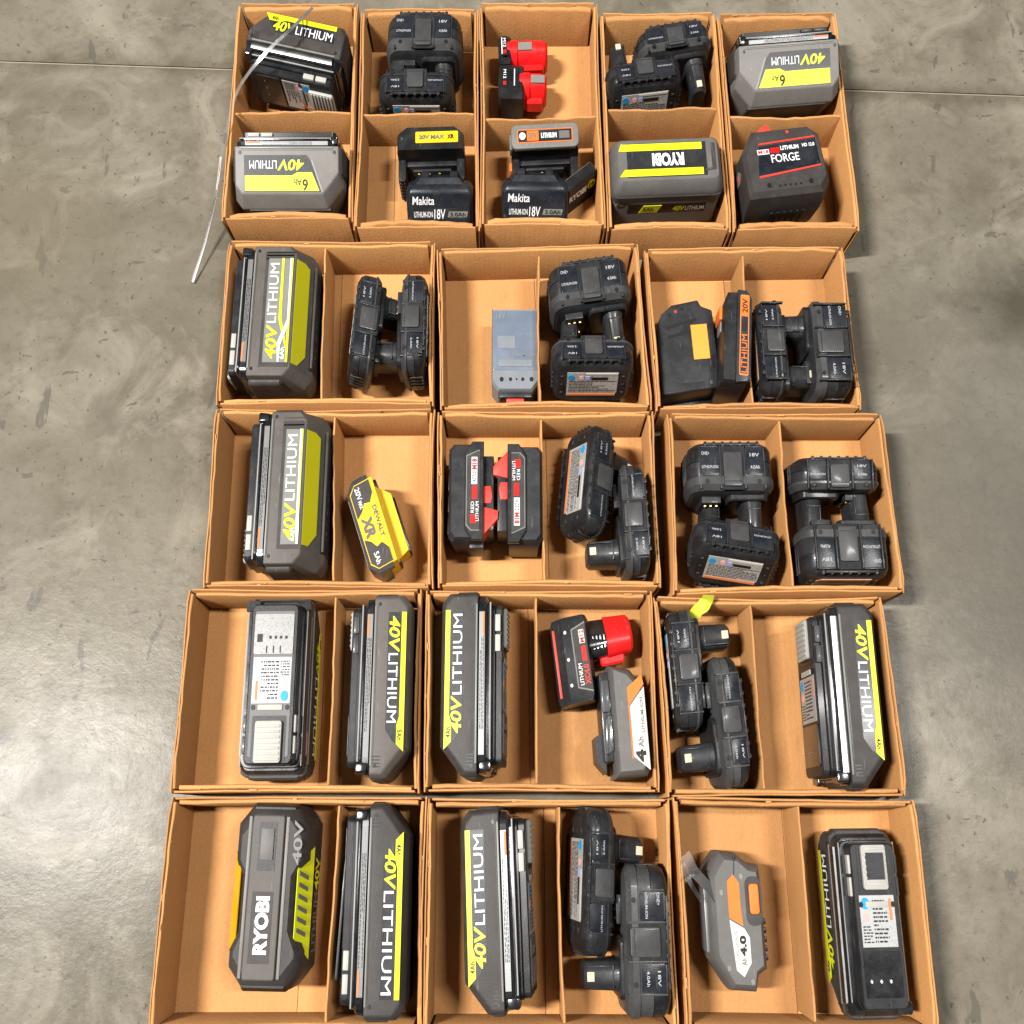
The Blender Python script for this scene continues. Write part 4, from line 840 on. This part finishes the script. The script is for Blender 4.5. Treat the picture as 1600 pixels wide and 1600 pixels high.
def teal_pack(label):
    t = new_thing('power_tool_battery', label, 'battery', 'blue-black 18 V slide batteries')
    W, D, H = 0.104, 0.032, 0.050
    body = finish(bevel(loft([[(x, y, z) for x, y in rrect(W - 2 * i, D - 2 * i, 0.008, 4)] for z, i in ((0, 0.002), (0.003, 0), (H - 0.008, 0), (H - 0.002, 0.003), (H, 0.006))]), 0.0006), 'body', 'blue_black', t)
    top = finish(bevel(loft([[(-W / 2 + 0.014, -0.004, H - 0.002), (W / 2 - 0.014, -0.004, H - 0.002), (W / 2 - 0.010, D / 2 + 0.010, H - 0.006), (-W / 2 + 0.010, D / 2 + 0.010, H - 0.006)], [(-W / 2 + 0.022, 0.002, H + 0.006), (W / 2 - 0.022, 0.002, H + 0.006), (W / 2 - 0.018, D / 2 + 0.006, H + 0.002), (-W / 2 + 0.018, D / 2 + 0.006, H + 0.002)]]), 0.002), 'shoulder', 'blue_black', t)
    for s in (-1, 1): finish(boxb(s * 0.022 - 0.006, s * 0.022 + 0.006, 0.004, 0.018, H + 0.001, H + 0.009, 0.0015), 'rail_lug', 'slate_dark', t)
    F = basis((0, -D / 2, 0), (1, 0, 0), (0, 0, 1))
    fp = plate('face', rrect(W - 0.010, H - 0.012, 0.005, cy=H / 2), F, 'blue_black', t, 0.0010, 0, 0.0004)
    text('Makita', -0.042, -0.008, H - 0.019, H - 0.009, F, 'print_white', fp, z=0.0016, bold=0.012, shear=0.12)
    plate('stripe', rect(-0.040, 0.044, H - 0.037, H - 0.023), F, 'slate_dark', fp, 0.0003, 0.0011)
    text('LITHIUM-ION', -0.040, -0.011, H - 0.034, H - 0.027, F, 'print_white', fp, z=0.0018, bold=0.01)
    text('18V', -0.009, 0.009, H - 0.036, H - 0.024, F, 'print_white', fp, z=0.0020, bold=0.012, shear=0.1)
    plate('stripe', par(0.012, 0.042, H - 0.034, H - 0.027, 0.002), F, 'label_silver', fp, 0.0003, 0.0014)
    text('3.0Ah', 0.016, 0.040, H - 0.033, H - 0.028, F, 'print_black', fp, z=0.0020, bold=0.02)
    bolt(-0.047, 0.014, F, fp, 0.0022, 'steel', 0.001)
    return t
settle(teal_pack('blue-black battery with white script, front right of the far row second box'), yaw(0.5, -36), (632, 279, 743, 346))
settle(teal_pack('blue-black battery with white script, front of the far row middle box'), yaw(-1.5, -36), (781, 271, 891, 346))
def little_pack():
    t = new_thing('power_tool_battery', 'small slanted black battery with yellow disc beside the blue-black one', 'battery')
    body = finish(bevel(stack(0.054, 0.016, 0.004, [(0, 0.001), (0.001, 0), (0.048, 0), (0.050, 0.002)]), 0.0004), 'body', 'black', t)
    finish(boxb(-0.026, 0.025, 0.005, 0.009, 0.006, 0.047, 0.001), 'back_sticker', 'cream', t)
    finish(boxb(0.024, 0.029, -0.006, 0.006, 0.010, 0.044, 0.002), 'clip', 'black', t)
    F = basis((0, -0.008, 0), (1, 0, 0), (0, 0, 1)); pn = plate('face', rect(-0.025, 0.025, 0.010, 0.046), F, 'slate_dark', body, 0.0004)
    text('RYOBI', -0.024, 0.008, 0.024, 0.036, F, 'print_white', pn, bold=0.05, z=0.001)
    plate('disc', circle(0.0075, 18, 0.018, 0.031), F, 'lime', pn, 0.0003, 0.0006); text('1+', 0.0135, 0.0225, 0.026, 0.036, F, 'print_black', pn, z=0.0014, bold=0.03)
    return t
settle(little_pack(), yaw(33), (880, 266, 929, 322))
def forge_pack():
    t = new_thing('power_tool_battery', 'large black battery with red lines and red tab, far row right box', 'battery')
    W, D, H = 0.128, 0.098, 0.080
    body = finish(bevel(loft([[(x, y, z) for x, y in [(-W / 2 + i, -D / 2 + i), (W / 2 - i - 0.012, -D / 2 + i), (W / 2 - i, -D / 2 + 0.014 + i), (W / 2 - i, D / 2 - 0.012 - i), (W / 2 - 0.014 - i, D / 2 - i), (-W / 2 + 0.022 + i, D / 2 - i), (-W / 2 + i, D / 2 - 0.030 - i)]] for z, i in ((0, 0.012), (0.022, 0.004), (0.050, 0.0), (H - 0.006, 0.002), (H, 0.007))]), 0.0018), 'body', 'charcoal', t)
    M = basis((0, 0, H), (1, 0, 0), (0, 1, 0))
    pn = plate('label', [(-0.044, -0.020), (0.052, -0.012), (0.052, 0.024), (-0.036, 0.020)], M, 'blue_black', body, 0.0006)
    plate('stripe', [(-0.044, -0.022), (0.052, -0.0135), (0.052, -0.0155), (-0.044, -0.0245)], M, 'red_bright', pn, 0.0004, 0.0006)
    plate('stripe', [(-0.036, 0.022), (0.052, 0.0255), (0.052, 0.0275), (-0.036, 0.0240)], M, 'red_bright', pn, 0.0004, 0.0006)
    plate('patch', rect(-0.040, -0.022, 0.008, 0.015), M, 'print_white', pn, 0.0003, 0.0008); text('M18', -0.039, -0.023, 0.0090, 0.0140, M, 'red', pn, z=0.0014, bold=0.04)
    plate('patch', rect(-0.020, -0.006, 0.009, 0.016), M, 'red', pn, 0.0003, 0.0008)
    text('LITHIUM', -0.004, 0.024, 0.0115, 0.0175, M, 'print_white', pn, z=0.0012, bold=0.03); text('HD 12.0', 0.030, 0.049, 0.013, 0.018, M, 'print_white', pn, z=0.0012, bold=0.03)
    text('FORGE', -0.021, 0.022, -0.005, 0.0065, M, 'print_white', pn, z=0.0012, bold=0.01)
    finish(poly_prism([(-0.014, -0.006), (0.014, -0.006), (0.013, 0.004), (0.006, 0.012), (-0.012, 0.002)], -0.004, 0.004, basis((-0.022, D / 2 - 0.004, H - 0.010), (1, 0, 0), (0, 1, 0.2)), 0.0015), 'release_tab', 'red_bright', t)
    bolt(0.012, D / 2 - 0.012, M, body, 0.0022, 'red_bright', 0.0004)
    for s in (-1, 1): bolt(s * 0.032, -D / 2 + 0.014, M, body, 0.0032, 'print_black', 0.0004)
    for k in range(5): bolt(-0.016 + k * 0.008, -D / 2 + 0.012, M, body, 0.0014, 'print_black', 0.0004, 'gauge_dot')
    F = basis((0, -D / 2 + 0.004, 0), (1, 0, 0), (0, -0.10, 1))
    for k in range(6): plate('vent', par(-0.030 + k * 0.010, -0.026 + k * 0.010, 0.020, 0.052, 0.004), F, 'print_black', body, 0.0012, 0.001)
    G = basis((-W / 2 + 0.002, 0, 0), (0, -1, 0), (0, 0, 1))
    em = plate('emblem', [(-0.006, 0.046), (0.006, 0.042), (0.008, 0.054), (0.0, 0.062), (-0.008, 0.056)], G, 'label_silver', body, 0.0010, 0.0012)
    plate('emblem', circle(0.003, 12, 0, 0.052), G, 'red_bright', em, 0.0006, 0.0022)
    return t
settle(forge_pack(), yaw(6, -6, 0), (1144, 199, 1298, 360))
def wrapped_pack():
    t = new_thing('power_tool_battery', 'blue-grey film-covered battery with red button, second row middle box', 'battery')
    W, D, H = 0.070, 0.100, 0.046
    body = finish(bevel(loft([[(x, y, z) for x, y in [(-W / 2 + i, -D / 2 + 0.010 + i), (-W / 2 + 0.010 + i, -D / 2 + i), (W / 2 - 0.010 - i, -D / 2 + i), (W / 2 - i, -D / 2 + 0.010 + i), (W / 2 - i, D / 2 - i), (-W / 2 + i, D / 2 - i)]] for z, i in ((0, 0.003), (0.003, 0.0), (H - 0.004, 0.0), (H, 0.002))]), 0.0016, 3), 'body', 'film_band', t)
    finish(boxb(-W / 2 + 0.003, W / 2 - 0.003, -D / 2 + 0.008, D / 2 - 0.004, 0.0, H * 0.5, 0.001), 'rail', 'black', t)
    M = basis((0, 0, H), (1, 0, 0), (0, 1, 0))
    top = plate('film', rrect(W - 0.005, D - 0.028, 0.002, cy=0.010), M, 'film_blue', t, 0.0008, 0, 0.0003)
    plate('bar', rrect(0.050, 0.008, 0.002, cy=-0.018), M, 'film_band', top, 0.0008, 0.0008, 0.0003)
    plate('patch', rect(-0.026, 0.0, 0.000, 0.015), M, 'film_band', top, 0.0004, 0.0008)
    text('LITHIUM-ION', -0.010, 0.030, -0.010, -0.006, M, 'film_band', top, z=0.0012); text('18V', -0.028, -0.014, 0.036, 0.046, M, 'film_band', top, z=0.0012)
    lip = finish(boxb(-W / 2 + 0.012, W / 2 - 0.010, -D / 2 - 0.006, -D / 2 + 0.004, 0.008, H - 0.006, 0.002), 'nose', 'black', t)
    finish(boxb(-0.013, 0.013, -D / 2 - 0.010, -D / 2 - 0.004, 0.020, 0.036, 0.0015), 'release_button', 'red_bright', t)
    for x, r in ((-0.020, 0.0028), (-0.007, 0.0022), (0.002, 0.0012), (0.011, 0.0022), (0.024, 0.0028)): bolt(x, -0.037, M, body, r, 'print_black', 0.0003, 'gauge_dot')
    return t
settle(wrapped_pack(), yaw(0), (766, 485, 844, 636))
def slab_pack():
    t = new_thing('power_tool_battery', 'flat black battery with bright orange sticker, second row right box', 'battery')
    W, D, H = 0.086, 0.112, 0.046
    pts = [(-W / 2, -D / 2), (W / 2, -D / 2 + 0.004), (W / 2, D / 2 - 0.014), (W / 2 - 0.016, D / 2 - 0.008), (W / 2 - 0.020, D / 2), (-W / 2 + 0.026, D / 2 - 0.004), (-W / 2 + 0.010, D / 2 - 0.014), (-W / 2 + 0.002, D / 2 - 0.026)]
    body = finish(poly_prism(pts, 0.004, H, I4, 0.0025, 3), 'body', 'slate_dark', t)
    finish(boxb(-W / 2 + 0.006, W / 2 - 0.006, -D / 2 - 0.004, D / 2 - 0.03, 0, 0.012, 0.002), 'rail', 'black', t)
    finish(boxb(W / 2 - 0.001, W / 2 + 0.003, -D / 2 + 0.012, D / 2 - 0.018, 0.012, H - 0.010, 0.0008), 'edge_stripe', 'red_bright', t)
    M = basis((0, 0, H), (1, 0, 0), (0, 1, 0))
    plate('sticker', rect(0.008, 0.032, -0.017, 0.025), M, 'sticker_orange', body, 0.0004)
    for k in range(2): plate('groove', [(-0.028, 0.026 - k * 0.012), (0.018, 0.034 - k * 0.012), (0.018, 0.030 - k * 0.012), (-0.028, 0.022 - k * 0.012)], M, 'print_black', body, 0.0003)
    for k, m_ in enumerate(('print_black', 'red_bright', 'print_black')): bolt(-0.022 + k * 0.010, D / 2 - 0.016 + k * 0.003, M, body, 0.0018, m_, 0.0003, 'gauge_dot')
    plate('worn_edge', rect(-W / 2 + 0.004, 0.020, -D / 2 + 0.003, -D / 2 + 0.012), M, 'slate', body, 0.0002)
    bolt(0.030, -D / 2 + 0.010, M, body, 0.0026, 'steel', 0.0003)
    return t
settle(slab_pack(), yaw(4), (1026, 475, 1120, 640))
def edge_pack():
    t = new_thing('power_tool_battery', 'black battery on edge with long orange-lettered label, beside the orange-stickered one', 'battery')
    W, D, H = 0.040, 0.112, 0.076
    body = finish(bevel(loft([[(x, y, z) for x, y in [(-W / 2 + i, -D / 2 + i), (W / 2 - 0.004 - i, -D / 2 + i), (W / 2 - i, -D / 2 + 0.006 + i), (W / 2 - i, D / 2 - 0.012 - i), (W / 2 - 0.008 - i, D / 2 - i), (-W / 2 + 0.008 + i, D / 2 - 0.002 - i), (-W / 2 + i, D / 2 - 0.020 - i)]] for z, i in ((0, 0.004), (0.01, 0), (H - 0.006, 0), (H, 0.003))]), 0.0014), 'body', 'black', t)
    lid = finish(poly_prism([(0.000, -D / 2), (0.017, -D / 2 + 0.002), (0.021, -D / 2 + 0.008), (0.021, D / 2 - 0.012), (0.014, D / 2 - 0.002), (0.000, D / 2 - 0.002)], H - 0.002, H + 0.003, I4, 0.001), 'lid', 'slate', t)
    M = basis((0.0105, 0, H + 0.003), (0, 1, 0), (-1, 0, 0))
    pn = plate('label', rrect(0.096, 0.013, 0.002), M, 'orange_print', lid, 0.0004); ip = plate('label', rect(-0.046, 0.022, -0.005, 0.005), M, 'slate_dark', lid, 0.0006)
    text('LITHIUM', -0.045, 0.000, -0.004, 0.004, M, 'orange', ip, z=0.001, bold=0.0); plate('patch', rect(0.004, 0.018, -0.004, 0.004), M, 'slate', ip, 0.0003, 0.0006)
    plate('patch', rect(0.023, 0.046, -0.0058, 0.0058), M, 'orange', pn, 0.0003, 0.0006); text('20V', 0.026, 0.043, -0.004, 0.004, M, 'print_black', pn, z=0.0014, bold=0.02)
    finish(boxb(-W / 2 - 0.004, -W / 2 + 0.004, 0.020, 0.036, H - 0.030, H - 0.006, 0.0015), 'release_button', 'orange', t)
    finish(boxb(-W / 2 - 0.002, -W / 2 + 0.004, 0.006, 0.018, H - 0.026, H - 0.008, 0.001), 'side_clip', 'label_silver', t)
    return t
settle(edge_pack(), yaw(-6), (1114, 457, 1171, 632))
def yellow_pack():
    t = new_thing('power_tool_battery', 'bright yellow and black battery lying slanted in third row left box', 'battery')
    L, D, H = 0.108, 0.046, 0.058                            # label face up, x along the label
    ends = 0.012
    base = finish(bevel(loft([[(x, y, z) for x, y in [(-L / 2 + ends, -D / 2), (L / 2 - ends, -D / 2), (L / 2, -D / 2 + ends), (L / 2, 0.004), (-L / 2, 0.004), (-L / 2, -D / 2 + ends)]] for z in (0, H - 0.001)]), 0.002), 'body', 'black', t)
    yl = finish(bevel(loft([[(x, y, z) for x, y in [(-L / 2 + 0.002 + i, 0.0), (L / 2 - 0.002 - i, 0.0), (L / 2 - 0.004 - i, 0.016), (-L / 2 + 0.004 + i, 0.016)]] for z, i in ((0.004, 0), (H - 0.004, 0), (H, 0.002))]), 0.0015), 'cover', 'yellow', t)
    finish(bevel(loft([[(x, y, z) for x, y in [(-L / 2 + 0.012, 0.014), (L / 2 - 0.006, 0.014), (L / 2 - 0.012, 0.034), (-L / 2 + 0.030, 0.034)]] for z in (0.008, H - 0.014)]), 0.003, 3), 'rail', 'yellow', t)
    finish(boxb(-L / 2 + 0.032, L / 2 - 0.012, 0.026, 0.037, 0.004, H - 0.026, 0.001), 'terminal_block', 'black', t)
    M = basis((0, 0, H), (1, 0, 0), (0, 1, 0))
    face = plate('label', [(-L / 2 + 0.006, 0.012), (-L / 2 + 0.006, -0.010), (-L / 2 + 0.014, -D / 2 + 0.004), (L / 2 - 0.014, -D / 2 + 0.004), (L / 2 - 0.006, -0.010), (L / 2 - 0.006, 0.012)], M, 'yellow', t, 0.0008)
    finish(poly_prism([(-L / 2 + 0.001, 0.010), (-L / 2 + 0.001, -0.011), (-L / 2 + 0.0125, -D / 2 + 0.0008), (L / 2 - 0.0125, -D / 2 + 0.0008), (L / 2 - 0.001, -0.011), (L / 2 - 0.001, 0.010)], H - 0.012, H + 0.0003), 'label_edge', 'black', t)
    for s in (-1, 1):
        plate('patch', [(s * (L / 2 - 0.007), 0.011), (s * (L / 2 - 0.007), -0.010), (s * (L / 2 - 0.015), -D / 2 + 0.005), (s * 0.012, -D / 2 + 0.005), (s * 0.017, -0.010), (s * 0.025, -0.004), (s * 0.023, 0.004), (s * 0.032, 0.011)], M, 'charcoal', face, 0.0003, 0.0012)
    text('XR', -0.011, 0.013, -0.014, 0.000, M, 'charcoal_light', face, z=0.0018, bold=0.05, shear=0.15)
    text('DEWALT', -0.018, 0.018, 0.0050, 0.0105, M, 'charcoal_light', face, z=0.0018, bold=0.02)
    text('20V', -0.044, -0.030, -0.011, -0.004, M, 'print_white', face, z=0.0020, bold=0.01); text('MAX', -0.029, -0.020, -0.011, -0.006, M, 'print_white', face, z=0.0020); text('5Ah', 0.030, 0.043, -0.011, -0.004, M, 'print_white', face, z=0.0020, bold=0.01)
    finish(boxb(-L / 2 + 0.016, L / 2 - 0.016, -D / 2 - 0.001, -D / 2 + 0.0012, H - 0.010, H - 0.007, 0.0005), 'trim_line', 'silver_line', base)
    for s in (-1, 1): finish(boxb(s * (L / 2 - 0.010) - 0.006, s * (L / 2 - 0.010) + 0.006, 0.006, 0.020, 0.004, H - 0.020, 0.002), 'side_clip', 'black', t)
    return t
settle(yellow_pack(), yaw(-66, 4, 24), (538, 743, 649, 910))
def red_latch_pack(label, blk):
    t = new_thing('power_tool_battery', label, 'battery', 'black 18 V batteries with red latches')
    W, D, H = 0.070, 0.108, 0.070                            # x: rails at +x
    body = finish(bevel(loft([[(x, y, z) for x, y in [(-W / 2 + i, -D / 2 + 0.006 + i), (-W / 2 + 0.006 + i, -D / 2 + i), (0.012, -D / 2 + i), (0.012, D / 2 - i), (-W / 2 + 0.006 + i, D / 2 - i), (-W / 2 + i, D / 2 - 0.006 - i)]] for z, i in ((0, 0.005), (0.008, 0.001), (H - 0.008, 0), (H, 0.004))]), 0.002, 3), 'body', 'slate', t)
    for k in range(4): finish(boxb(-W / 2 - 0.0012, -W / 2 + 0.003, -0.044 + k * 0.024, -0.026 + k * 0.024, 0.012, H - 0.012, 0.0012), 'side_rib', 'slate_dark', t)
    lid = finish(bevel(loft([[(x, y, z) for x, y in [(-0.012 + i, -D / 2 + 0.012 + i), (-0.002 + i, -D / 2 + i), (0.014 - i, -D / 2 + i), (0.014 - i, D / 2 - i), (-0.002 + i, D / 2 - i), (-0.012 + i, D / 2 - 0.012 - i)]] for z, i in ((H - 0.002, 0), (H + 0.002, 0), (H + 0.003, 0.001))]), 0.0006), 'label_rim', 'black', t)
    M = basis((0, 0, H + 0.003), (0, 1, 0), (-1, 0, 0))
    plate('label_edge', [(-0.044, -0.0085), (0.044, -0.0085), (0.044, -0.006), (0.038, 0.0105), (-0.038, 0.0105), (-0.044, 0.004)], M, 'label_silver', lid, 0.0003)
    pn = plate('label', [(-0.043, -0.0085), (0.043, -0.0085), (0.043, -0.006), (0.037, 0.0093), (-0.037, 0.0093), (-0.043, 0.003)], M, 'charcoal', lid, 0.0006)
    plate('patch', rect(0.006, 0.036, -0.005, 0.003), M, 'print_white', pn, 0.0003, 0.0007); text('M18', 0.022, 0.034, -0.0045, 0.0025, M, 'red', pn, z=0.0013, bold=0.05)
    text('XC5.0', 0.008, 0.020, -0.0040, 0.0020, M, 'print_black', pn, z=0.0013, bold=0.02)
    plate('patch', rect(-0.010, 0.004, -0.005, 0.002), M, 'red', pn, 0.0003, 0.0007)
    plate('patch', rect(-0.036, -0.027, -0.004, 0.004), M, 'red', pn, 0.0003, 0.0007); text('LITHIUM', -0.034, -0.013, -0.0075, -0.003, M, 'print_white', pn, z=0.0012, bold=0.0); text('RED', -0.025, -0.013, -0.001, 0.0035, M, 'print_white', pn, z=0.0012, bold=0.0)
    # rails, red wedge latch, red button
    finish(boxb(0.011, 0.028, -D / 2 + 0.012, D / 2 - 0.014, 0.012, H - 0.004, 0.0015), 'rail', 'black', t)
    finish(poly_prism([(0.013, -D / 2 + 0.006), (0.034, -D / 2 + 0.024), (0.034, -D / 2 + 0.033), (0.013, -D / 2 + 0.037)], H - 0.030, H - 0.001, I4, 0.0012), 'latch', 'red_bright', t)
    finish(poly_prism([(0.013, -D / 2 + 0.041), (0.024, -D / 2 + 0.041), (0.026, -D / 2 + 0.048), (0.024, -D / 2 + 0.060), (0.013, -D / 2 + 0.060)], H - 0.022, H - 0.002, I4, 0.0012), 'button', 'red_bright', t)
    finish(boxb(-0.006, 0.014, -D / 2 - 0.004, -D / 2 + 0.004, 0.018, H - 0.016, 0.002), 'end_lug', 'slate_dark', t)
    return t
settle(red_latch_pack('black battery with red latch, left of a pair, third row middle box', 0), yaw(0), (699, 691, 779, 868))
settle(red_latch_pack('black battery with red latch, turned round, right of a pair, third row middle box', 1), yaw(180), (769, 692, 851, 872))
def orange_white_pack():
    t = new_thing('power_tool_battery', 'grey battery with white and orange 4Ah panel, fourth row middle box', 'battery')
    W, D, H = 0.058, 0.110, 0.076
    body = finish(bevel(loft([[(x, y, z) for x, y in [(-0.018 + i, -D / 2 + i), (W / 2 - 0.006 - i, -D / 2 + i), (W / 2 - i, -D / 2 + 0.008 + i), (W / 2 - i, D / 2 - 0.026 - i), (W / 2 - 0.018 - i, D / 2 - 0.006 - i), (-0.018 + i, D / 2 - i)]] for z, i in ((0, 0.006), (0.008, 0), (H - 0.012, 0), (H - 0.004, 0.003), (H, 0.006))]), 0.003, 3, 14), 'body', 'charcoal_light', t)
    for k in range(3): finish(boxb(-0.019, -0.0165, -0.020 + k * 0.016, -0.010 + k * 0.016, H - 0.030, H - 0.008, 0.001), 'side_rib', 'slate_dark', t)
    finish(boxb(-0.030, -0.016, -D / 2 + 0.016, D / 2 - 0.006, 0.008, H - 0.012, 0.002), 'rail', 'black', t)
    finish(bevel(loft([[(x, y, z) for x, y in [(-0.040, -D / 2 + 0.018), (-0.028, -D / 2 + 0.006), (-0.028, -D / 2 + 0.046), (-0.040, -D / 2 + 0.042)]] for z in (0.010, H - 0.018)]), 0.002), 'lug', 'slate_dark', t)
    finish(boxb(-0.029, -0.018, D / 2 - 0.046, D / 2 - 0.014, H - 0.020, H - 0.008, 0.002), 'release_button', 'slate_light', t)
    M = basis((0, 0, H), (0, 1, 0), (-1, 0, 0))
    pn = plate('label', [(-0.050, -0.026), (0.030, -0.026), (0.012, -0.006), (-0.036, -0.006)], M, 'label_white', body, 0.0006)
    plate('label', [(0.032, -0.026), (0.042, -0.024), (0.030, -0.004), (0.014, -0.004), (0.014, -0.006)], M, 'orange', body, 0.0007)
    plate('stripe', [(-0.038, -0.0055), (0.014, -0.0055), (0.014, -0.004), (-0.038, -0.004)], M, 'orange', body, 0.0006)
    text('4', -0.042, -0.030, -0.022, -0.009, M, 'print_black', pn, bold=0.05, z=0.001); text('Ah', -0.028, -0.018, -0.020, -0.013, M, 'print_grey', pn, bold=0.02, z=0.001)
    text('LITHIUM-ION', -0.014, 0.020, -0.023, -0.019, M, 'print_grey', pn, z=0.001)
    finish(poly_prism([(-0.028, -0.032), (-0.018, -0.028), (-0.018, 0.008), (-0.025, 0.002)], H - 0.014, H - 0.006, I4, 0.001), 'wrapper_scrap', 'clear_film', t)
    return t
settle(orange_white_pack(), yaw(4), (925, 1037, 1017, 1224))
def orange_button_pack():
    t = new_thing('power_tool_battery', 'grey battery with orange button and white 4.0 panel, nearest row right box', 'battery')
    W, D, H = 0.072, 0.134, 0.062
    def ol(i): return [(x * (1 - i / 0.036), y * (1 - i / 0.067)) for x, y in [(-0.036, -0.034), (-0.012, -0.062), (0.020, -0.064), (0.024, -0.050), (0.036, -0.044), (0.036, 0.030), (0.034, 0.050), (0.020, 0.052), (0.004, 0.062), (-0.018, 0.064), (-0.036, 0.046)]]
    body = finish(bevel(loft([[(x, y, z) for x, y in ol(i)] for z, i in ((0, 0.006), (0.008, 0.001), (H * 0.55, 0), (H - 0.014, 0.0015), (H - 0.005, 0.0045), (H, 0.009))]), 0.0022, 3, 12), 'body', 'charcoal_light', t)
    M = basis((0, 0, H), (0, 1, 0), (-1, 0, 0))
    plate('label', [(0.002, 0.011), (0.034, 0.011), (0.042, 0.004), (0.036, -0.003), (0.004, -0.003), (-0.006, -0.006)][:0] or [(-0.004, -0.005), (0.004, 0.012), (0.036, 0.012), (0.042, 0.004), (0.034, -0.003), (0.012, -0.003)], M, 'orange', body, 0.0006)
    pn = plate('label', [(-0.006, -0.006), (-0.014, -0.012), (-0.036, -0.012), (-0.048, -0.002), (-0.042, 0.007), (0.002, 0.012)], M, 'label_white', body, 0.0006)
    text('4.0', -0.030, -0.012, -0.007, 0.001, M, 'print_black', pn, bold=0.05, z=0.001); text('Ah', -0.038, -0.032, -0.006, 0.0, M, 'print_grey', pn, z=0.001)
    plate('fine_print', rect(-0.034, -0.008, 0.003, 0.006), M, 'print_label', pn, 0.0002, 0.0007)
    wl = plate('button_well', rrect(0.044, 0.020, 0.008, cx=0.018, cy=-0.020), M, 'charcoal', body, 0.0005)
    finish(poly_prism(rrect(0.027, 0.012, 0.003, cx=0.020, cy=-0.020), 0, 0.004, M, 0.0015), 'release_button', 'orange', t)
    plate('seam', [(0.058, 0.0015), (0.040, 0.0035), (0.040, 0.0025), (0.058, 0.0005)], M, 'print_black', body, 0.0003)
    for x, y in ((0.040, -0.006), (0.026, 0.020), (-0.040, 0.016), (-0.052, -0.012)): bolt(x, y, M, body, 0.0026, 'label_silver', 0.0004)
    finish(boxb(-0.0385, -0.034, -0.028, 0.036, 0.012, H - 0.016, 0.0012), 'side_label', 'print_strip', t)
    for k in range(5): finish(boxb(0.033, 0.0375, -0.036 + k * 0.008, -0.031 + k * 0.008, 0.010, H - 0.014, 0.0008), 'side_rib', 'slate_dark', t)
    return t
settle(orange_button_pack(), yaw(1), (1100, 1321, 1190, 1556))

# ------------------------------------------------------------------ loose plastic and paper
def ribbon(name, pts, width, mat, parent, twist=0.0, thick=0.0004, seg=6):
    P = [Vector(p) for p in pts]; sm = []
    for i in range(len(P) - 1):
        a = P[max(0, i - 1)]; b = P[i]; c_ = P[i + 1]; d = P[min(len(P) - 1, i + 2)]
        for k in range(seg):
            u = k / seg
            sm.append(0.5 * ((2 * b) + (c_ - a) * u + (2 * a - 5 * b + 4 * c_ - d) * u * u + (3 * b - a - 3 * c_ + d) * u ** 3))
    sm.append(P[-1]); rings = []
    for i, p in enumerate(sm):
        d = (sm[min(i + 1, len(sm) - 1)] - sm[max(i - 1, 0)]).normalized(); s = d.cross(Vector((0, 0, 1))).normalized(); n = s.cross(d)
        a = twist * i / len(sm); s2 = s * math.cos(a) + n * math.sin(a); n2 = d.cross(s2)
        ww = width * (0.5 + 0.03 * math.sin(i * 0.7))
        rings.append([tuple(p + s2 * ww + n2 * thick), tuple(p - s2 * ww + n2 * thick), tuple(p - s2 * ww - n2 * thick), tuple(p + s2 * ww - n2 * thick)])
    return finish(loft(rings), name, mat, parent, True, 60)
st = new_thing('plastic_strap', 'clear plastic strap curling over the far left box down to the floor', 'strap')
ribbon('film_band', [at(488, 12, 0.085), at(455, 45, 0.112), at(410, 88, 0.106), at(372, 140, 0.084), at(356, 195, 0.076), at(347, 240, 0.070), at(340, 290, 0.045), at(325, 360, 0.022), at(300, 442, 0.003)], 0.0042, 'strap_film', st, 1.3)
ribbon('edge_fold', [at(476, 24, 0.088), at(452, 46, 0.114), at(424, 74, 0.110), at(400, 98, 0.103)], 0.002, 'clear_film', st, 0.2, 0.0006)
ribbon('edge_fold', [at(345, 245, 0.069), at(338, 300, 0.040), at(322, 372, 0.018), at(301, 441, 0.004)], 0.0030, 'print_white', st, 0.6, 0.0003)
tg = new_thing('paper_tag', 'small curled yellow-green tag on the back rim of fourth row right box', 'tag')
pt = [at(1107, 930, 0.082), at(1105, 938, 0.076), at(1099, 946, 0.071), at(1090, 954, 0.068), at(1082, 966, 0.060)]
tb_ = ribbon('paper', pt, 0.015, 'tag_yellow', tg, 0.45, 0.00012)
fb = new_thing('plastic_film', 'crumpled clear film over the left wall of nearest row right box', 'film')
for pts, wd in (([at(1070, 1335, 0.075), at(1085, 1362, 0.078), at(1110, 1390, 0.066), at(1130, 1425, 0.058)], 0.013), ([at(1066, 1350, 0.076), at(1078, 1378, 0.080), at(1096, 1408, 0.060)], 0.007), ([at(1070, 1376, 0.080), at(1082, 1368, 0.083), at(1092, 1360, 0.080)], 0.003)):
    ribbon('film_fold', pts, wd, 'clear_film', fb, 1.1, 0.0002)
# ------------------------------------------------------------------ true widths as they stand in this place
for o in [o for o in COL.objects if o.parent is None and o.type in ('EMPTY', 'MESH')]:
    M = o.matrix_basis.copy(); loc = M.to_translation(); A = Matrix.Diagonal((NARROW, 1, 1)).to_4x4() @ M.to_3x3().to_4x4()
    for k in ([o] if o.type == 'MESH' else []) + list(kids(o)): k.data.transform(A)
    o.matrix_basis = Matrix.Translation((loc.x * NARROW, loc.y, loc.z))
if __name__ == '__main__':
    for r in REPORT: print('FIT', r)
